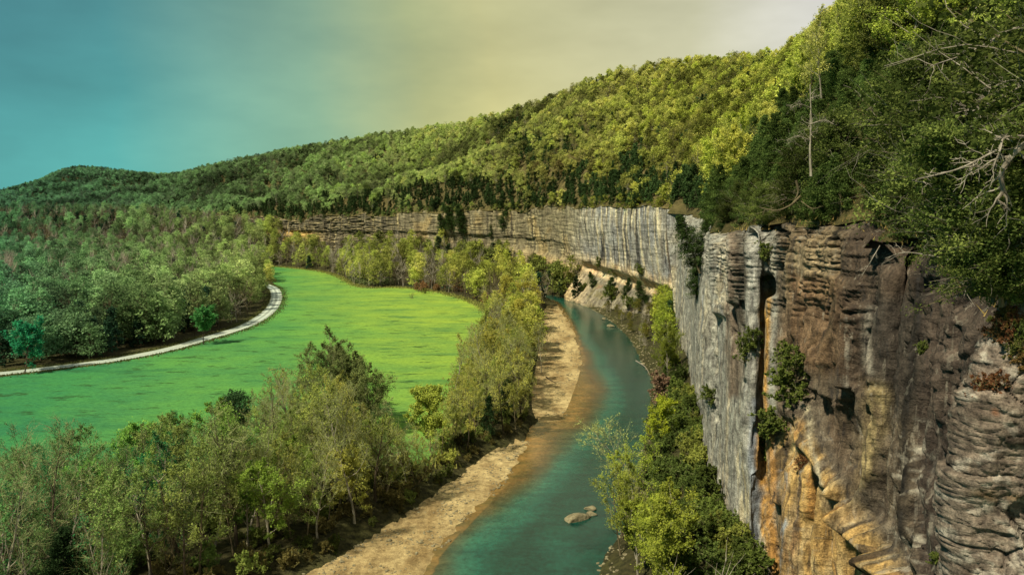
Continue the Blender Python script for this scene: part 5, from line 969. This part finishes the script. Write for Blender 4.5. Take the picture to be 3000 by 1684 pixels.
ragged_wood('dead_tree', (1034, 60, 36), [([(1045, 70, 36), (1020, 86, 35.6), (995, 100, 35), (970, 112, 34.8)], .10), ([(1020, 86, 35.6), (1000, 84, 35), (985, 96, 34.6), (975, 118, 34.4)], .05), ([(1040, 92, 36), (1015, 112, 35.4), (985, 122, 35), (955, 132, 34.6)], .08), ([(1040, 20, 40), (1010, 30, 39), (970, 52, 38.5), (930, 66, 38)], .08)], .2, B_DEAD, 'fan of bare grey branches reaching in from the upper right edge', 16, 4)
ragged_wood('dead_cedar', (811, 172, 88), [([(811, 176, 88), (810, 150, 88), (811, 120, 88), (810, 84, 88)], .15), ([(810, 140, 88), (798, 136, 87), (786, 140, 86)], .07), ([(810, 124, 88), (824, 120, 87), (834, 124, 86)], .07), ([(811, 108, 88), (800, 104, 87), (790, 108, 86)], .06), ([(811, 98, 88), (822, 94, 87)], .05)], .2, B_PALE, 'pale dead cedar trunk with short stub branches standing left of the big cedars', 22, 5)
ragged_wood('fallen_branch', (905, 247, 50), [([(958, 262, 44), (935, 256, 46), (905, 252, 48), (885, 258, 49)], .05), ([(1010, 268, 34), (1000, 290, 34), (1008, 312, 34)], .05), ([(960, 270, 40), (965, 290, 39.6), (975, 306, 39.4)], .04), ([(880, 245, 60), (870, 262, 60), (862, 275, 60)], .04)], .2, B_DEAD, 'tangle of thin bleached branches drooping over the brow of the near cliff', 9, 6, 'branch')
ragged_wood('exposed_roots', (790, 205, 84), [([(800, 196, 84), (790, 205, 82), (776, 210, 82), (760, 207, 84)], .12), ([(796, 180, 84), (798, 192, 84), (792, 204, 84)], .14), ([(800, 200, 84), (812, 208, 83), (822, 206, 82)], .06)], .2, B_BROWN, 'gnarled brown roots and branches gripping the cliff edge above the orange streak', 8, 7, 'branch')
def dry_grass():
    R = np.random.default_rng(44); G = HG; hp = proj(G[..., 0], G[..., 1], G[..., 2]); dist = np.hypot(G[..., 0], G[..., 1]); m = np.where((dist < 150) & (G[..., 1] > 14) & (hp[0] > 700)); p0 = G[m]; p0 = p0[np.hypot(p0[:, 0], p0[:, 1]) > 42]; idx = R.integers(0, len(p0), 9000); p = p0[idx]+R.normal(size=(9000, 3))*[1.0, 1.0, .05]
    M = MB(); n = len(p); h = R.uniform(.25, .7, n); a = R.uniform(0, 6.28, n); w = .07; dx, dy = np.cos(a)*w, np.sin(a)*w; lean = R.normal(size=(n, 2))*.25
    M.tris(np.stack([p-np.column_stack([dx, dy, 0*h]), p+np.column_stack([dx, dy, 0*h]), p+np.column_stack([lean, h])], 1), R.uniform(.2, .9, n), 0)
    o = add('dry_grass', M.mesh('dry_grass', [M_LEAF, B_BROWN]), kind='stuff', label='dry golden grass on the brow of the near cliff'); o.color = (.34, .25, .085, 1)
dry_grass()
def extra():
    R = np.random.default_rng(12)
    # copse standing in the meadow
    for a, b, s_, kd in [(285,425,1.0,'budding'),(296,424,1.1,'bare'),(305,420,1.25,'budding'),(316,420,1.3,'budding'),(326,418,1.35,'budding'),(336,419,1.45,'budding'),(345,420,1.35,'leafy'),(354,424,1.4,'budding'),(362,428,1.3,'leafy'),(370,436,1.2,'leafy'),(322,424,1.3,'bare'),(358,430,1.4,'bare'),(378,438,1.1,'budding'),(330,432,1.5,'bare'),(350,438,1.4,'bare'),(340,432,1.3,'leafy'),(312,432,1.2,'budding'),(275,434,.9,'bare'),(268,436,1.0,'bare')]:
        x, y, z = on_ground(a, b); c = np.array((.15, .185, .06))*R.uniform(.6, 1.2); cand(kd, 'near', int(R.integers(0, len(NEAR[kd]))), (x, y, z), s_, R.uniform(0, 6), c, a, b-40, '', 'in the meadow copse', 'trees of the meadow copse', 'riverside')
    # trees that lean over the rim of the far cliff and the bay
    acc = 0; last = None
    for i in range(0, len(FTOP)):
        q = FTOP[i]; 
        if last is not None and np.linalg.norm(q[:2]-last) < R.uniform(2.5, 6.5): continue
        last = q[:2].copy(); px, py, f = proj(*q)
        if not (230 < px < 705) or q[1] < 330: continue
        nrm = FN[i]; back = R.uniform(.3, 3.5); p = np.array([q[0]-nrm[0]*back, q[1]-nrm[1]*back, q[2]-R.uniform(1.0, 3.5)]); kd = 'cedar' if R.uniform() < .55 else ('leafy' if R.uniform() < .6 else 'budding'); c = np.array((.06, .085, .028))*R.uniform(.6, 1.6) if kd == 'cedar' else hill_tint(np.array([px]), 0, R, 1)[0]*R.uniform(.5, 1.1)
        cand(kd, 'far', int(R.integers(0, len(FAR[kd]))), p, R.uniform(.4, .8), R.uniform(0, 6), c, px, py-6, '', 'on the cliff rim', 'trees on the far cliff rim', 'hillside')
    A = valley_points(-90, 40, 60, 330, 2.6, R); I = ground_info(A); z = ground_z(A, I); do = np.minimum(np.minimum(I['dL'], I['dR']), I['dg']); ok = ~I['inr'] & ~I['grav'] & (do > .8) & (do < 16) & (I['dR'] > I['dL']) & (I['dm'] > 3) & (R.uniform(size=len(A)) < .7)
    for i in np.where(ok)[0]:                                              # brush along the top of the river bank
        a, b, _ = proj(A[i, 0], A[i, 1], z[i]); c = np.array((.19, .165, .055))*R.uniform(.4, 1.2) if R.uniform() < .6 else np.array((.15, .19, .045))*R.uniform(.5, 1.2); cand('shrub', 'near', int(R.integers(0, 2)), (A[i, 0], A[i, 1], z[i]-.2), R.uniform(.35, .9), R.uniform(0, 6), c, float(a), float(b)-5, '', 'on the river bank', 'brush on the river bank', 'riverside')
    for i in range(46):                                                    # russet brush along the far side of the meadow
        a = R.uniform(404, 512); b = np.interp(a, [404, 440, 470, 485, 512], [284, 289, 297, 304, 322])-R.uniform(.5, 4); x, y, z = on_ground(a, b); c = np.array((.30, .17, .075))*R.uniform(.5, 1.1) if R.uniform() < .75 else np.array((.22, .22, .06)); cand('shrub', 'near', int(R.integers(0, 2)), (x, y, z), R.uniform(1.0, 2.0), R.uniform(0, 6), c, a, b-4, '', 'edging the meadow', 'brush edging the meadow', 'riverside')
    for i in range(70):                                                    # dark brush at the foot of the grey slab
        v_ = R.uniform(0, 1); b = 395+v_*185; a = np.interp(b, [395, 440, 480, 530, 580], [686, 699, 703, 712, 762])+R.uniform(-16, 6); x, y, z = on_ground(a, b, 7.0); c = (np.array((.19, .21, .045)) if R.uniform() < .4 else np.array((.10, .135, .03)))*R.uniform(.6, 1.5); cand('shrub', 'near', int(R.integers(0, 2)), (x, y, z-.1), R.uniform(.7, 1.5), R.uniform(0, 6), c, a, b-8, '', 'at the slab foot', 'brush at the foot of the grey slab', 'riverside')
    for i in range(60):                                                    # trees standing against the foot of the far cliff
        a = R.choice([R.uniform(300, 560), R.normal(455, 14), R.normal(495, 10), R.normal(560, 10)]); j = int(np.argmin(abs(FPX-a)+1e3*(FP[:, 1] < 500))); q = FP[j]; o = R.uniform(4, 14); x, y = q[0]+FN[j, 0]*o, q[1]+FN[j, 1]*o; kd = 'cedar' if R.uniform() < .6 else 'leafy'
        c = np.array((.045, .068, .026))*R.uniform(.6, 1.4) if kd == 'cedar' else np.array((.17, .20, .05))*R.uniform(.5, 1.1); cand(kd, 'far', int(R.integers(0, len(FAR[kd]))), (x, y, q[3]-1), R.uniform(.8, 1.75), R.uniform(0, 6), c, a, 238, '', 'against the cliff foot', 'trees at the foot of the far cliff', 'valley')
FPX = proj(FP[:, 0], FP[:, 1], 40)[0]
extra()
def verge():
    R = np.random.default_rng(31); t = np.gradient(ROADC, axis=0); t /= np.linalg.norm(t, axis=1)[:, None]; n = np.stack([t[:, 1], -t[:, 0]], 1); i = R.integers(0, len(ROADC), 16000); off = R.choice([-1, 1], 16000)*(3.9+np.abs(R.normal(size=16000))*1.0); p = ROADC[i]+n[i]*off[:, None]+R.normal(size=(16000, 2))*1.6
    dd = seg_dist(p, ROADC)[0]; p = p[dd > 3.7]; z = ground_z(p); a = R.uniform(0, 6.28, len(p)); h = R.uniform(.2, .8, len(p)); w = R.uniform(.15, .4, len(p)); b = np.column_stack([p, z]); dv = np.column_stack([np.cos(a)*w, np.sin(a)*w, 0*w]); M = MB()
    M.tris(np.stack([b-dv, b+dv, b+np.column_stack([R.normal(size=(len(p), 2))*.2, h])], 1), R.uniform(.1, .9, len(p)), 0); o = add('verge_grass', M.mesh('verge_grass', [M_LEAF, B_BROWN]), kind='stuff', label='dark rough grass and weeds along both verges of the gravel road'); o.color = (.105, .12, .04, 1)
verge()
def meadow_edge():
    R = np.random.default_rng(32); n = len(MEADs); k = 22000; i = R.integers(0, n, k); u = R.uniform(size=(k, 1)); p = MEADs[i]*(1-u)+MEADs[(i+1) % n]*u; L_ = np.linalg.norm(MEADs[(i+1) % n]-MEADs[i], axis=1); keep = R.uniform(size=k) < L_/L_.max()*3; p = p[keep]+R.normal(size=(keep.sum(), 2))*2.2
    ok = (seg_dist(p, ROADC)[0] > 14) & (np.hypot(p[:, 0], p[:, 1]) < 900); p = p[ok]; z = ground_z(p); n = len(p); a = R.uniform(0, 6.28, n); h = R.uniform(.4, 1.5, n); w = R.uniform(.2, .6, n); b = np.column_stack([p, z]); dv = np.column_stack([np.cos(a)*w, np.sin(a)*w, 0*w]); M = MB()
    M.tris(np.stack([b-dv, b+dv, b+np.column_stack([R.normal(size=(n, 2))*.3, h])], 1), R.uniform(.1, .9, n), 0); o = add('tall_grass', M.mesh('tall_grass', [M_LEAF, B_BROWN]), kind='stuff', label='ragged tall grass and weeds round the margin of the meadow'); o.color = (.24, .25, .07, 1)
meadow_edge()
allocate(); flush_labels()
print('objects', len(bpy.data.objects), 'tris', sum(len(m.polygons) for m in bpy.data.meshes))
